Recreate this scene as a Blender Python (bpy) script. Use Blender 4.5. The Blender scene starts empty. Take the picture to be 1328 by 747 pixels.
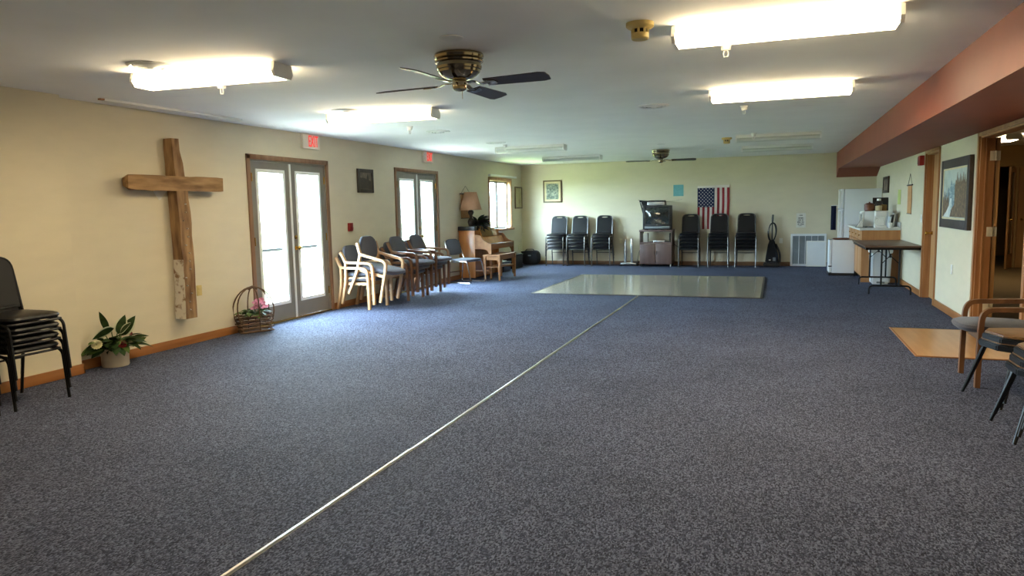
import bpy, bmesh, math, random
from mathutils import Vector, Matrix
PI = math.pi
random.seed(7)
SC = bpy.context.scene
COL = SC.collection
# ------------------------------------------------------------------ camera
cd = bpy.data.cameras.new('camera'); cam = bpy.data.objects.new('camera', cd); COL.objects.link(cam)
cd.sensor_width = 36.0; cd.lens = 941.82/1328*36; cd.clip_start = 0.05; cd.clip_end = 300
_r = Vector((0.94078391, 0.3384368, -0.01965128)); _u = Vector((-0.01866281, 0.10958371, 0.99380235)); _f = Vector((-0.33849275, 0.93458651, -0.10941077))
cam.matrix_world = Matrix(((_r.x, _u.x, -_f.x, 0), (_r.y, _u.y, -_f.y, 0), (_r.z, _u.z, -_f.z, 1.3972), (0, 0, 0, 1)))
SC.camera = cam
# ------------------------------------------------------------------ world / light / exposure
SKY_STRENGTH = 15.0
LAMP_STRENGTH = 8.8
SUN_STRENGTH = 22.0
w = bpy.data.worlds.new('world'); SC.world = w; w.use_nodes = True
bg = w.node_tree.nodes['Background']; bg.inputs['Color'].default_value = (0.58, 0.82, 1.0, 1); bg.inputs['Strength'].default_value = SKY_STRENGTH
SC.view_settings.view_transform = 'Standard'; SC.view_settings.look = 'None'; SC.view_settings.gamma = 1.0
SC.view_settings.exposure = 2.34; SC.view_settings.use_curve_mapping = False

sl = bpy.data.lights.new('sun', 'SUN'); sl.energy = SUN_STRENGTH; sl.angle = 0.01; sl.color = (1.0, 0.95, 0.86)
so = bpy.data.objects.new('sun', sl); COL.objects.link(so); so.location = (0, -10, 20)
so.rotation_euler = Vector((-0.16, 0.6, -0.78)).to_track_quat('-Z', 'Y').to_euler()
def portal(y0, y1, z0, z1):                          # sampling aid for the sky light that enters through the glass
    l = bpy.data.lights.new('window_portal', 'AREA'); l.shape = 'RECTANGLE'; l.size = y1-y0; l.size_y = z1-z0
    l.cycles.is_portal = True
    o = bpy.data.objects.new('window_portal', l); COL.objects.link(o)
    o.location = (-6.10, (y0+y1)/2, (z0+z1)/2)
    o.rotation_euler = (PI/2, 0, -PI/2)
portal(7.22, 8.80, 0.2, 2.0); portal(10.82, 12.38, 0.2, 2.0); portal(15.0, 16.43, 0.9, 2.05)
# ------------------------------------------------------------------ materials
def lin(c):
    def f(v): return v/12.92 if v <= 0.04045 else ((v+0.055)/1.055)**2.4
    return (f(c[0]/255), f(c[1]/255), f(c[2]/255), 1)
def nn(nt, t, **kw):
    n = nt.nodes.new(t)
    for k, v in kw.items(): setattr(n, k, v)
    return n
def mat(name, col, rough=0.5, metal=0.0, var=0.06, scale=8.0, bump=0.0, bscale=60.0, stretch=(1, 1, 1), col2=None, spec=0.5, coat=0.0, lohi=(0.35, 0.65), sheen=0.0):
    m = bpy.data.materials.new(name); m.use_nodes = True; nt = m.node_tree; b = nt.nodes['Principled BSDF']
    c = lin(col); c2 = lin(col2) if col2 else tuple(min(1, v*(1-var*2)) for v in c[:3])+(1,)
    tc = nn(nt, 'ShaderNodeTexCoord'); mp = nn(nt, 'ShaderNodeMapping'); mp.inputs['Scale'].default_value = stretch
    nz = nn(nt, 'ShaderNodeTexNoise'); nz.inputs['Scale'].default_value = scale; nz.inputs['Detail'].default_value = 5
    rp = nn(nt, 'ShaderNodeValToRGB'); rp.color_ramp.elements[0].color = c2; rp.color_ramp.elements[1].color = c
    rp.color_ramp.elements[0].position = lohi[0]; rp.color_ramp.elements[1].position = lohi[1]
    L = nt.links.new
    L(tc.outputs['Object'], mp.inputs['Vector']); L(mp.outputs['Vector'], nz.inputs['Vector']); L(nz.outputs['Fac'], rp.inputs['Fac']); L(rp.outputs['Color'], b.inputs['Base Color'])
    b.inputs['Roughness'].default_value = rough; b.inputs['Metallic'].default_value = metal
    b.inputs['Specular IOR Level'].default_value = spec
    b.inputs['Coat Weight'].default_value = coat; b.inputs['Coat Roughness'].default_value = 0.15
    b.inputs['Sheen Weight'].default_value = sheen
    if bump > 0:
        n2 = nn(nt, 'ShaderNodeTexNoise'); n2.inputs['Scale'].default_value = bscale; n2.inputs['Detail'].default_value = 3
        bp = nn(nt, 'ShaderNodeBump'); bp.inputs['Strength'].default_value = bump; bp.inputs['Distance'].default_value = 0.004
        L(mp.outputs['Vector'], n2.inputs['Vector']); L(n2.outputs['Fac'], bp.inputs['Height']); L(bp.outputs['Normal'], b.inputs['Normal'])
    return m
def emis(name, col, strength, base=(235, 235, 230)):
    m = mat(name, base, 0.4); b = m.node_tree.nodes['Principled BSDF']
    b.inputs['Emission Color'].default_value = (*col, 1); b.inputs['Emission Strength'].default_value = strength
    return m
def glass(name, tint=(0.97, 0.99, 0.98)):
    m = bpy.data.materials.new(name); m.use_nodes = True; nt = m.node_tree; nt.nodes.clear()
    o = nn(nt, 'ShaderNodeOutputMaterial'); mx = nn(nt, 'ShaderNodeMixShader'); t = nn(nt, 'ShaderNodeBsdfTransparent'); g = nn(nt, 'ShaderNodeBsdfGlossy')
    lw = nn(nt, 'ShaderNodeLayerWeight'); lw.inputs['Blend'].default_value = 0.5
    pw = nn(nt, 'ShaderNodeMath', operation='POWER'); pw.inputs[1].default_value = 5.0; fr = nn(nt, 'ShaderNodeMath', operation='MULTIPLY_ADD'); fr.inputs[1].default_value = 0.5; fr.inputs[2].default_value = 0.03
    nt.links.new(lw.outputs['Facing'], pw.inputs[0]); nt.links.new(pw.outputs[0], fr.inputs[0])
    nt.links.new(fr.outputs[0], mx.inputs['Fac']); nt.links.new(t.outputs[0], mx.inputs[1]); nt.links.new(g.outputs[0], mx.inputs[2]); nt.links.new(mx.outputs[0], o.inputs['Surface'])
    return m
def carpet():
    m = bpy.data.materials.new('carpet'); m.use_nodes = True; nt = m.node_tree; b = nt.nodes['Principled BSDF']; L = nt.links.new
    tc = nn(nt, 'ShaderNodeTexCoord'); mp = nn(nt, 'ShaderNodeMapping'); mp.inputs['Rotation'].default_value = (0, 0, 0.6); mp.inputs['Scale'].default_value = (1.0, 0.55, 1)
    v = nn(nt, 'ShaderNodeTexVoronoi'); v.inputs['Scale'].default_value = 165
    sep = nn(nt, 'ShaderNodeSeparateColor')
    rp = nn(nt, 'ShaderNodeValToRGB'); e = rp.color_ramp.elements
    e[0].position = 0.0; e[0].color = lin((42, 45, 60)); e[1].position = 1.0; e[1].color = lin((121, 127, 150))
    x = e.new(0.45); x.color = lin((73, 78, 99))
    n1 = nn(nt, 'ShaderNodeTexNoise'); n1.inputs['Scale'].default_value = 1.3; n1.inputs['Detail'].default_value = 6
    r2 = nn(nt, 'ShaderNodeValToRGB'); r2.color_ramp.elements[0].position = 0.3; r2.color_ramp.elements[0].color = (0.80, 0.80, 0.80, 1); r2.color_ramp.elements[1].position = 0.62; r2.color_ramp.elements[1].color = (1, 1, 1, 1)
    mx = nn(nt, 'ShaderNodeMix', data_type='RGBA', blend_type='MULTIPLY'); mx.inputs['Factor'].default_value = 1
    L(tc.outputs['Object'], mp.inputs['Vector']); L(mp.outputs['Vector'], v.inputs['Vector']); L(v.outputs['Color'], sep.inputs['Color']); L(sep.outputs[0], rp.inputs['Fac'])
    L(tc.outputs['Object'], n1.inputs['Vector']); L(n1.outputs['Fac'], r2.inputs['Fac'])
    L(rp.outputs['Color'], mx.inputs['A']); L(r2.outputs['Color'], mx.inputs['B']); L(mx.outputs['Result'], b.inputs['Base Color'])
    bp = nn(nt, 'ShaderNodeBump'); bp.inputs['Strength'].default_value = 0.9; bp.inputs['Distance'].default_value = 0.008; bp.invert = True
    L(v.outputs['Distance'], bp.inputs['Height']); L(bp.outputs['Normal'], b.inputs['Normal'])
    b.inputs['Roughness'].default_value = 0.8; b.inputs['Specular IOR Level'].default_value = 0.15
    return m
def wood(name, c1, c2, rough=0.4, axis=2, scale=6.0, bump=0.05):
    s = [14, 14, 14]; s[axis] = 1.2
    return mat(name, c1, rough, col2=c2, scale=scale, stretch=tuple(v/6 for v in s), bump=bump, bscale=40, lohi=(0.3, 0.68))
def picture_mat(name, stops, scale=6.0, stretch=(1, 1, 1)):
    m = bpy.data.materials.new(name); m.use_nodes = True; nt = m.node_tree; b = nt.nodes['Principled BSDF']; L = nt.links.new
    tc = nn(nt, 'ShaderNodeTexCoord'); mp = nn(nt, 'ShaderNodeMapping'); mp.inputs['Scale'].default_value = stretch
    nz = nn(nt, 'ShaderNodeTexNoise'); nz.inputs['Scale'].default_value = scale; nz.inputs['Detail'].default_value = 6; nz.inputs['Roughness'].default_value = 0.65
    rp = nn(nt, 'ShaderNodeValToRGB'); e = rp.color_ramp.elements
    while len(e) < len(stops): e.new(0.5)
    for k, c in enumerate(stops): e[k].position = 0.3+0.4*k/(len(stops)-1); e[k].color = lin(c)
    L(tc.outputs['Object'], mp.inputs['Vector']); L(mp.outputs['Vector'], nz.inputs['Vector']); L(nz.outputs['Fac'], rp.inputs['Fac']); L(rp.outputs['Color'], b.inputs['Base Color'])
    b.inputs['Roughness'].default_value = 0.5
    return m
M = dict(
 wall=mat('cream_wallpaper', (213, 202, 175), 0.75, var=0.02, scale=3, bump=0.15, bscale=160, stretch=(1, 1, 3)),
 ceil=mat('ceiling_paint', (246, 245, 241), 0.9, var=0.02, scale=2, bump=0.1, bscale=120),
 soffit=mat('burgundy_paint', (146, 72, 54), 0.55, var=0.05, scale=3),
 carpet=carpet(),
 oak=wood('oak_trim', (176, 122, 74), (146, 94, 52), 0.45, 1), oakv=wood('oak_casing', (178, 128, 82), (148, 98, 58), 0.42, 2),
 oakdoor=wood('oak_door', (190, 146, 96), (166, 120, 74), 0.4, 2),
 basew=wood('oak_baseboard', (164, 108, 58), (138, 86, 42), 0.4, 1),
 taupe=mat('taupe_door_paint', (124, 119, 108), 0.5, var=0.03), white=mat('white_plastic', (232, 232, 226), 0.4, var=0.02),
 cream=mat('cream_plastic', (218, 206, 170), 0.45, var=0.03), yellowed=mat('yellowed_plastic', (206, 182, 112), 0.45, var=0.05),
 appliance=mat('white_enamel', (222, 226, 228), 0.35, var=0.01, bump=0.05, bscale=200), brass=mat('brass', (200, 160, 80), 0.25, 1.0, var=0.05),
 chrome=mat('chrome', (205, 205, 205), 0.15, 1.0, var=0.03), greymetal=mat('grey_steel', (104, 102, 100), 0.35, 1.0, var=0.05), alu=mat('aluminium', (205, 200, 190), 0.28, 1.0, var=0.06, scale=20),
 blackmetal=mat('black_metal', (15, 15, 16), 0.4, 0.0, var=0.1, spec=0.3), vinyl=mat('black_vinyl', (15, 15, 18), 0.40, spec=0.35, var=0.12, bump=0.15, bscale=150),
 blackplastic=mat('black_plastic', (24, 25, 27), 0.4, var=0.1), darkcloth=mat('dark_cloth', (28, 28, 32), 0.9, var=0.2, scale=40),
 bluefab=mat('slate_blue_fabric', (72, 72, 82), 0.9, var=0.12, scale=90, bump=0.3, bscale=220, sheen=0.2),
 chairwood=wood('armchair_wood', (196, 156, 112), (164, 120, 78), 0.4, 2),  # pale tone: door light on the near stack put into the colour
 beam=mat('rough_hewn_timber', (164, 130, 90), 0.85, col2=(100, 72, 46), scale=5, stretch=(3, 3, 0.5), bump=0.8, bscale=18, lohi=(0.35, 0.66)),
 beamh=mat('rough_hewn_crossbar', (170, 134, 90), 0.85, col2=(110, 80, 48), scale=5, stretch=(3, 0.5, 3), bump=0.8, bscale=18, lohi=(0.32, 0.66)),
 paintflake=mat('flaking_white_paint', (210, 202, 188), 0.85, col2=(134, 104, 76), scale=14, bump=0.6, bscale=40, lohi=(0.38, 0.5)),
 lampon=emis('lit_diffuser', (1.0, 0.80, 0.50), LAMP_STRENGTH), lampdim=emis('dim_diffuser', (1.0, 0.8, 0.5), 9.0), lampoff=mat('unlit_diffuser', (205, 208, 200), 0.35, var=0.02),
 glass=glass('window_glass'), exitred=emis('exit_letter_glow', (1.0, 0.05, 0.03), 0.22, (190, 24, 18)), exitface=mat('exit_face', (226, 216, 196), 0.5, var=0.02),
 bladedark=wood('fan_blade_walnut', (62, 50, 44), (46, 36, 32), 0.45, 0), antique=mat('polished_antique_brass', (164, 150, 122), 0.12, 1.0, var=0.08),
 pianowood=wood('piano_oak', (190, 126, 70), (164, 102, 52), 0.25, 2), pianotop=wood('piano_oak_flat', (160, 108, 62), (132, 84, 44), 0.55, 1),
 ivory=mat('ivory_keys', (226, 220, 204), 0.35, var=0.02), shade=mat('pleated_linen_shade', (184, 140, 108), 0.8, var=0.04, scale=30), shadetrim=mat('shade_trim', (190, 150, 116), 0.8),
 pot=mat('glazed_white_pot', (206, 196, 176), 0.35, var=0.08, scale=6), leaf=mat('dark_leaf', (48, 70, 34), 0.65, spec=0.2, var=0.25, scale=20), leaf2=mat('pale_leaf', (98, 120, 62), 0.7, spec=0.2, var=0.25, scale=20), leafedge=mat('cream_leaf_edge', (206, 210, 176), 0.5),
 soil=mat('soil', (58, 44, 32), 0.95, var=0.3, scale=40), pink=mat('pink_petals', (230, 150, 176), 0.6, var=0.15, scale=30), redfl=mat('deep_red_petals', (120, 24, 30), 0.6, var=0.2, scale=30), creamfl=mat('cream_petals', (228, 220, 176), 0.6, var=0.08),
 twig=wood('twig_bark', (118, 92, 66), (74, 54, 38), 0.85, 0, bump=0.6), stem=mat('green_stem', (70, 90, 44), 0.6),
 dance=mat('dance_floor_vinyl', (178, 172, 156), 0.16, var=0.05, scale=1.2, spec=0.6, coat=0.3), lamin=wood('pale_laminate', (200, 156, 104), (184, 136, 84), 0.3, 1),
 cabinet=wood('cabinet_oak', (186, 134, 84), (166, 112, 66), 0.4, 2), counter=mat('pale_laminate_counter', (206, 208, 204), 0.35, var=0.03),
 tabletop=wood('brown_laminate_table', (112, 84, 66), (96, 70, 54), 0.35, 1), tvwood=wood('dark_tv_cabinet', (108, 84, 76), (88, 66, 60), 0.4, 2),
 screen=mat('tv_glass', (38, 44, 44), 0.06, var=0.02, spec=0.8), silver=mat('silver_plastic', (186, 188, 188), 0.25, 0.6, var=0.02), royal=mat('royal_blue_cloth', (24, 30, 62), 0.9),
 flagred=mat('flag_red', (142, 24, 34), 0.8, var=0.05, scale=30), flagwhite=mat('flag_white', (226, 216, 208), 0.8, var=0.03), flagblue=mat('flag_blue', (22, 30, 66), 0.8, var=0.05),
 tan=mat('tan_vinyl', (120, 86, 48), 0.4, var=0.15, scale=14, bump=0.1), red=mat('red_alarm', (150, 28, 24), 0.45), darkframe=mat('dark_frame', (56, 42, 32), 0.5, var=0.2, scale=20, bump=0.4), goldframe=wood('brown_frame', (104, 76, 40), (72, 50, 24), 0.4, 2),
 matboard=mat('cream_mat_board', (214, 198, 158), 0.8), paper=mat('white_paper', (226, 222, 210), 0.8), bluepaper=mat('blue_green_paper', (112, 172, 176), 0.8, var=0.05, scale=20), yellowpaper=mat('yellow_green_paper', (196, 204, 120), 0.8), tanpaper=mat('tan_scroll', (204, 150, 98), 0.8, var=0.08, scale=20),
 grass=mat('lawn', (112, 126, 78), 0.9, var=0.15, scale=2), concrete=mat('patio_concrete', (140, 138, 130), 0.9, var=0.08), railm=mat('dark_rail', (15, 15, 15), 0.8, spec=0.1),
 corrwall=mat('corridor_wall', (176, 146, 98), 0.8, var=0.02), corrfloor=mat('corridor_carpet', (128, 108, 76), 0.9, var=0.1, scale=60), hingem=mat('hinge_brass_glint', (236, 226, 200), 0.3, 0.25, var=0.02), baseshade=wood('shaded_oak_baseboard', (124, 88, 58), (96, 66, 40), 0.5, 0), chairshade=wood('shaded_armchair_wood', (124, 84, 52), (92, 58, 34), 0.4, 2), oakshade=wood('shaded_oak_casing', (146, 108, 76), (118, 84, 56), 0.45, 2), lensside=emis('lit_diffuser_side', (1.0, 0.76, 0.44), LAMP_STRENGTH*0.11), dark=mat('dark_void', (20, 16, 13), 0.9), brownpot=mat('brown_glazed_jar', (112, 62, 38), 0.35),
 book=mat('tan_songbook', (132, 102, 60), 0.8, var=0.08, spec=0.2), greydark=mat('grey_louver', (176, 184, 188), 0.5), clear=glass('clear_glass', (0.85, 0.92, 0.92)), cord=mat('black_cord', (18, 18, 18), 0.5), tealwall=mat('grey_plastic', (120, 124, 126), 0.5),
 brownart=picture_mat('sepia_print', [(64, 56, 48), (104, 88, 74), (150, 128, 104)], 9), figures=picture_mat('greenish_engraving', [(40, 48, 44), (84, 96, 84), (140, 146, 124), (190, 188, 160)], 22),
 scroll=picture_mat('pale_certificate', [(150, 140, 104), (176, 164, 124), (150, 136, 100)], 8),
 skyart=picture_mat('painted_sky', [(150, 168, 172), (186, 196, 190), (160, 170, 160)], 4), mountart=picture_mat('painted_mountain', [(84, 108, 122), (124, 150, 160), (180, 194, 196)], 9, (1, 1, 3)),
 treeart=picture_mat('painted_trees', [(60, 50, 38), (104, 82, 58), (150, 124, 92)], 18, (1, 3, 1)), riverart=picture_mat('painted_river', [(150, 170, 176), (198, 208, 206), (220, 222, 214)], 12),
)
# ------------------------------------------------------------------ mesh helpers
def B(): return bmesh.new()
def obj(name, bm, m, parent=None, smooth=35):
    me = bpy.data.meshes.new(name)
    bmesh.ops.recalc_face_normals(bm, faces=bm.faces)
    bm.to_mesh(me); bm.free()
    for x in (m if isinstance(m, (list, tuple)) else [m]): me.materials.append(x)
    if smooth:
        me.polygons.foreach_set('use_smooth', [True]*len(me.polygons)); me.set_sharp_from_angle(angle=math.radians(smooth))
    o = bpy.data.objects.new(name, me); COL.objects.link(o)
    if parent: o.parent = parent
    return o
def place(name, mesh, parent, mw=None):
    o = bpy.data.objects.new(name, mesh); COL.objects.link(o); o.parent = parent
    if mw: o.matrix_basis = mw
    return o
def box(bm, x0, x1, y0, y1, z0, z1, bev=0.0, mi=0):
    r = bmesh.ops.create_cube(bm, size=1)
    vs = r['verts']
    for v in vs: v.co = Vector(((x0+x1)/2+v.co.x*(x1-x0), (y0+y1)/2+v.co.y*(y1-y0), (z0+z1)/2+v.co.z*(z1-z0)))
    fs = {f for v in vs for f in v.link_faces}
    for f in fs: f.material_index = mi
    if bev > 0:
        es = list({e for v in vs for e in v.link_edges})
        bmesh.ops.bevel(bm, geom=es, offset=bev, segments=2, affect='EDGES', profile=0.6)
    return bm
def bx(*a, **k): return box(B(), *a, **k)
def fillet(pts, r, n=5):
    P = [Vector(p) for p in pts]; out = [P[0]]
    for i in range(1, len(P)-1):
        a, b, c = P[i-1], P[i], P[i+1]; d1 = (a-b); d2 = (c-b); rr = min(r, d1.length*0.49, d2.length*0.49)
        s = b+d1.normalized()*rr; e = b+d2.normalized()*rr
        for k in range(n+1):
            t = k/n; out.append((1-t)**2*s+2*t*(1-t)*b+t*t*e)
    out.append(P[-1]); return out
def tube(bm, pts, r, seg=8, closed=False, flat=1.0, up=None, mi=0):
    P = [Vector(p) for p in pts]; n = len(P)
    rad = r if isinstance(r, (list, tuple)) else [r]*n
    rings = []; prev = None
    for i in range(n):
        if closed: t = (P[(i+1) % n]-P[i-1])
        else: t = P[min(i+1, n-1)]-P[max(i-1, 0)]
        t.normalize()
        if up is not None: s = t.cross(Vector(up))
        elif prev is None: s = t.cross(Vector((0, 0, 1)) if abs(t.z) < 0.9 else Vector((1, 0, 0)))
        else: s = prev-t*prev.dot(t)
        if s.length < 1e-6: s = t.orthogonal()
        s.normalize(); prev = s; u = s.cross(t)
        rings.append([bm.verts.new(P[i]+(s*math.cos(2*PI*k/seg)+u*math.sin(2*PI*k/seg)*flat)*rad[i]) for k in range(seg)])
    for i in range(n if closed else n-1):
        a, b = rings[i], rings[(i+1) % n]
        for k in range(seg):
            f = bm.faces.new((a[k], a[(k+1) % seg], b[(k+1) % seg], b[k])); f.material_index = mi
    if not closed: bm.faces.new(rings[0][::-1]).material_index = mi; bm.faces.new(rings[-1]).material_index = mi
    return bm
def strip(bm, pts, w, t, wdir):
    """rectangular section (w along wdir, t across) swept along pts"""
    P = [Vector(p) for p in pts]; W = Vector(wdir).normalized(); rings = []
    for i in range(len(P)):
        d = (P[min(i+1, len(P)-1)]-P[max(i-1, 0)]).normalized(); s = d.cross(W).normalized()
        rings.append([bm.verts.new(P[i]+W*a*w/2+s*b*t/2) for a, b in ((-1, -1), (1, -1), (1, 1), (-1, 1))])
    for a, b in zip(rings, rings[1:]):
        for k in range(4): bm.faces.new((a[k], a[(k+1) % 4], b[(k+1) % 4], b[k]))
    bm.faces.new(rings[0][::-1]); bm.faces.new(rings[-1]); return bm
def lathe(bm, prof, seg=24, c=(0, 0, 0), axis='z', mi=0):
    rings = []
    for r, z in prof:
        ring = []
        for k in range(seg):
            a = 2*PI*k/seg; p = (max(r, 1e-4)*math.cos(a), max(r, 1e-4)*math.sin(a), z)
            if axis == 'x': p = (p[2], p[0], p[1])
            if axis == 'y': p = (p[0], p[2], p[1])
            ring.append(bm.verts.new(Vector(p)+Vector(c)))
        rings.append(ring)
    for a, b in zip(rings, rings[1:]):
        for k in range(seg): bm.faces.new((a[k], a[(k+1) % seg], b[(k+1) % seg], b[k])).material_index = mi
    bm.faces.new(rings[0]).material_index = mi; bm.faces.new(rings[-1]).material_index = mi
    return bm
def prism(bm, poly, axis, a0, a1, mi=0, bev=0.0):
    def P(p, a):
        if axis == 'x': return (a, p[0], p[1])
        if axis == 'y': return (p[0], a, p[1])
        return (p[0], p[1], a)
    A = [bm.verts.new(P(p, a0)) for p in poly]; C = [bm.verts.new(P(p, a1)) for p in poly]; n = len(poly); fs = []
    fs.append(bm.faces.new(A)); fs.append(bm.faces.new(C[::-1]))
    for k in range(n): fs.append(bm.faces.new((A[k], A[(k+1) % n], C[(k+1) % n], C[k])))
    for f in fs: f.material_index = mi
    if bev: bmesh.ops.bevel(bm, geom=list({e for f in fs for e in f.edges}), offset=bev, segments=2, affect='EDGES')
    return bm
def cushion(bm, c, s, e=0.35, nu=20, nv=10, crown=0.0):
    """super-ellipsoid pad of full size s"""
    def sg(v, p): return math.copysign(abs(v)**p, v)
    rings = []
    for j in range(nv+1):
        ph = -PI/2+PI*j/nv; ring = []
        for i in range(nu):
            th = 2*PI*(i+0.5)/nu
            x = sg(math.cos(ph), 0.45)*sg(math.cos(th), e); y = sg(math.cos(ph), 0.45)*sg(math.sin(th), e); z = sg(math.sin(ph), 0.75)
            ring.append(bm.verts.new((c[0]+x*s[0]/2, c[1]+y*s[1]/2, c[2]+z*s[2]/2+crown*(1-x*x)*(1-y*y))))
        rings.append(ring)
    for a, b in zip(rings, rings[1:]):
        for k in range(nu):
            try: bm.faces.new((a[k], a[(k+1) % nu], b[(k+1) % nu], b[k]))
            except ValueError: pass
    bmesh.ops.remove_doubles(bm, verts=bm.verts, dist=1e-5)
    return bm
def xf(bm, m):
    bmesh.ops.transform(bm, matrix=m, verts=bm.verts); return bm
def tag(o, label, cat, group=None, kind=None):
    o['label'] = label; o['category'] = cat
    if group: o['group'] = group
    if kind: o['kind'] = kind
    return o
def thing(name, label, cat, loc=(0, 0, 0), rz=0.0, group=None):
    o = bpy.data.objects.new(name, None); COL.objects.link(o); o.empty_display_size = 0.1
    o.location = loc; o.rotation_euler = (0, 0, rz); return tag(o, label, cat, group)
def struct(name, bm, m, label, cat, smooth=35):
    return tag(obj(name, bm, m, smooth=smooth), label, cat, kind='structure')
def sthing(name, label, cat, loc=(0, 0, 0)):
    o = thing(name, label, cat, loc); o['kind'] = 'structure'; return o
def dup(root, label, loc, rot=(0, 0, 0), group=None, name=None):
    r = root.copy(); COL.objects.link(r); r.location = loc; r.rotation_euler = rot; r['label'] = label
    if group: r['group'] = group
    for ch in list(root.children):
        c = ch.copy(); COL.objects.link(c); c.parent = r
        for g in list(ch.children):
            d = g.copy(); COL.objects.link(d); d.parent = c
    return r
def text_bm(s, size, depth=0.002):
    cu = bpy.data.curves.new('lettering', 'FONT'); cu.body = s; cu.size = size; cu.extrude = depth; cu.align_x = 'CENTER'; cu.align_y = 'CENTER'
    o = bpy.data.objects.new('lettering', cu); COL.objects.link(o); bpy.context.view_layer.update()
    me = bpy.data.meshes.new_from_object(o.evaluated_get(bpy.context.evaluated_depsgraph_get()))
    bm = B(); bm.from_mesh(me); bpy.data.objects.remove(o); bpy.data.meshes.remove(me); return bm
XL, XR, YF, H = -5.935, 2.016, 17.205, 2.44
YB = -4.6
# ------------------------------------------------------------------ room shell
struct('floor', bx(XL-0.15, XR+0.14, YB, YF+0.15, -0.1, 0), M['carpet'], 'slate blue looped carpet covering the hall floor', 'floor')
struct('ceiling', bx(XL-0.15, XR+0.14, YB, YF+0.15, H, H+0.1), M['ceil'], 'plain off-white painted hall ceiling', 'ceiling')
def wall_open(bm, x0, x1, y0, y1, opens, z1=H):
    y = y0
    for (a, b, zb, zt) in opens:
        box(bm, x0, x1, y, a, 0, z1)
        if zb > 0: box(bm, x0, x1, a, b, 0, zb)
        box(bm, x0, x1, a, b, zt, z1); y = b
    box(bm, x0, x1, y, y1, 0, z1); return bm
D1 = (7.225, 8.79); D2 = (10.825, 12.36); W1 = (15.03, 16.40)
wl = wall_open(B(), XL-0.15, XL, YB, YF, [(*D1, 0, 2.045), (*D2, 0, 2.045), (*W1, 0.93, 2.03)])
struct('wall_left', wl, M['wall'], 'cream left wall with french doors and window', 'wall', 0)
struct('wall_left_near', bx(XL, -5.80, YB, 4.69, 0, H), M['wall'], 'cream stepped-out section of left wall nearest the camera', 'wall', 0)
struct('wall_back', bx(XL-0.15, XR+0.14, YF, YF+0.15, 0, H), M['wall'], 'cream far end wall behind the stacked chairs', 'wall', 0)
struct('wall_front', bx(XL-0.15, XR+0.14, YB-0.15, YB, 0, H), M['wall'], 'cream near end wall behind the camera', 'wall', 0)
D3 = (10.95, 11.80); D4 = (7.30, 8.93)
struct('wall_right', wall_open(B(), XR, XR+0.13, YB, YF, [(*D4, 0, 2.045), (*D3, 0, 2.045)]), M['wall'], 'pale right wall with kitchen corner and doorways', 'wall', 0)
SX = 1.23
sf = prism(B(), [(SX, H), (XR, H), (XR, 2.09), (SX, 2.09)], 'y', YB, YF)
prism(sf, [(16.69, 2.091), (YF, 2.091), (YF, 1.915)], 'x', SX, XR)
struct('trim_1', sf, M['soffit'], 'long burgundy boxed soffit along the right wall', 'soffit', 0)
def base(name, segs, label):
    bm = B()
    for s in segs: box(bm, *s, 0, 0.09, 0.004)
    struct(name, bm, M['baseshade' if name.endswith('back') else 'basew'], label, 'baseboard')  # far baseboard: shadow of the chairs put into a darker wood colour
t = 0.016
base('baseboard_left', [(-5.80, -5.80+t, YB, 4.69+t), (XL, -5.80+t, 4.69, 4.69+t), (XL, XL+t, 4.71, 7.165), (XL, XL+t, 8.85, 10.765), (XL, XL+t, 12.42, YF)], 'honey oak baseboard along the left wall')
base('baseboard_back', [(XL, 0.34, YF-t, YF), (1.08, XR, YF-t, YF)], 'brown baseboard along the far wall')
base('baseboard_right', [(XR-t, XR, YB, 7.24), (XR-t, XR, 8.99, 10.88), (XR-t, XR, 11.87, YF)], 'oak baseboard along the right wall')
# ------------------------------------------------------------------ outside
struct('ground', bx(-70, XL-0.15, -60, 90, -0.3, -0.16), M['grass'], 'bright lawn outside beyond the glass doors', 'lawn')
struct('patio', bx(-8.6, XL-0.15, 5.5, 14.0, -0.16, -0.06), M['concrete'], 'pale concrete patio outside the glass doors', 'patio')
rl = thing('patio_railing', 'thin dark railing outside the glass doors', 'railing', (-8.4, 9.8, -0.06))
obj('top_rail', bx(-0.03, 0.03, -4.2, 4.2, 0.775, 0.825), M['railm'], rl)
for yy in (-4.18, -0.3, 4.18): obj('post', bx(-0.02, 0.02, yy-0.02, yy+0.02, 0, 0.80), M['railm'], rl)
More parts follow.
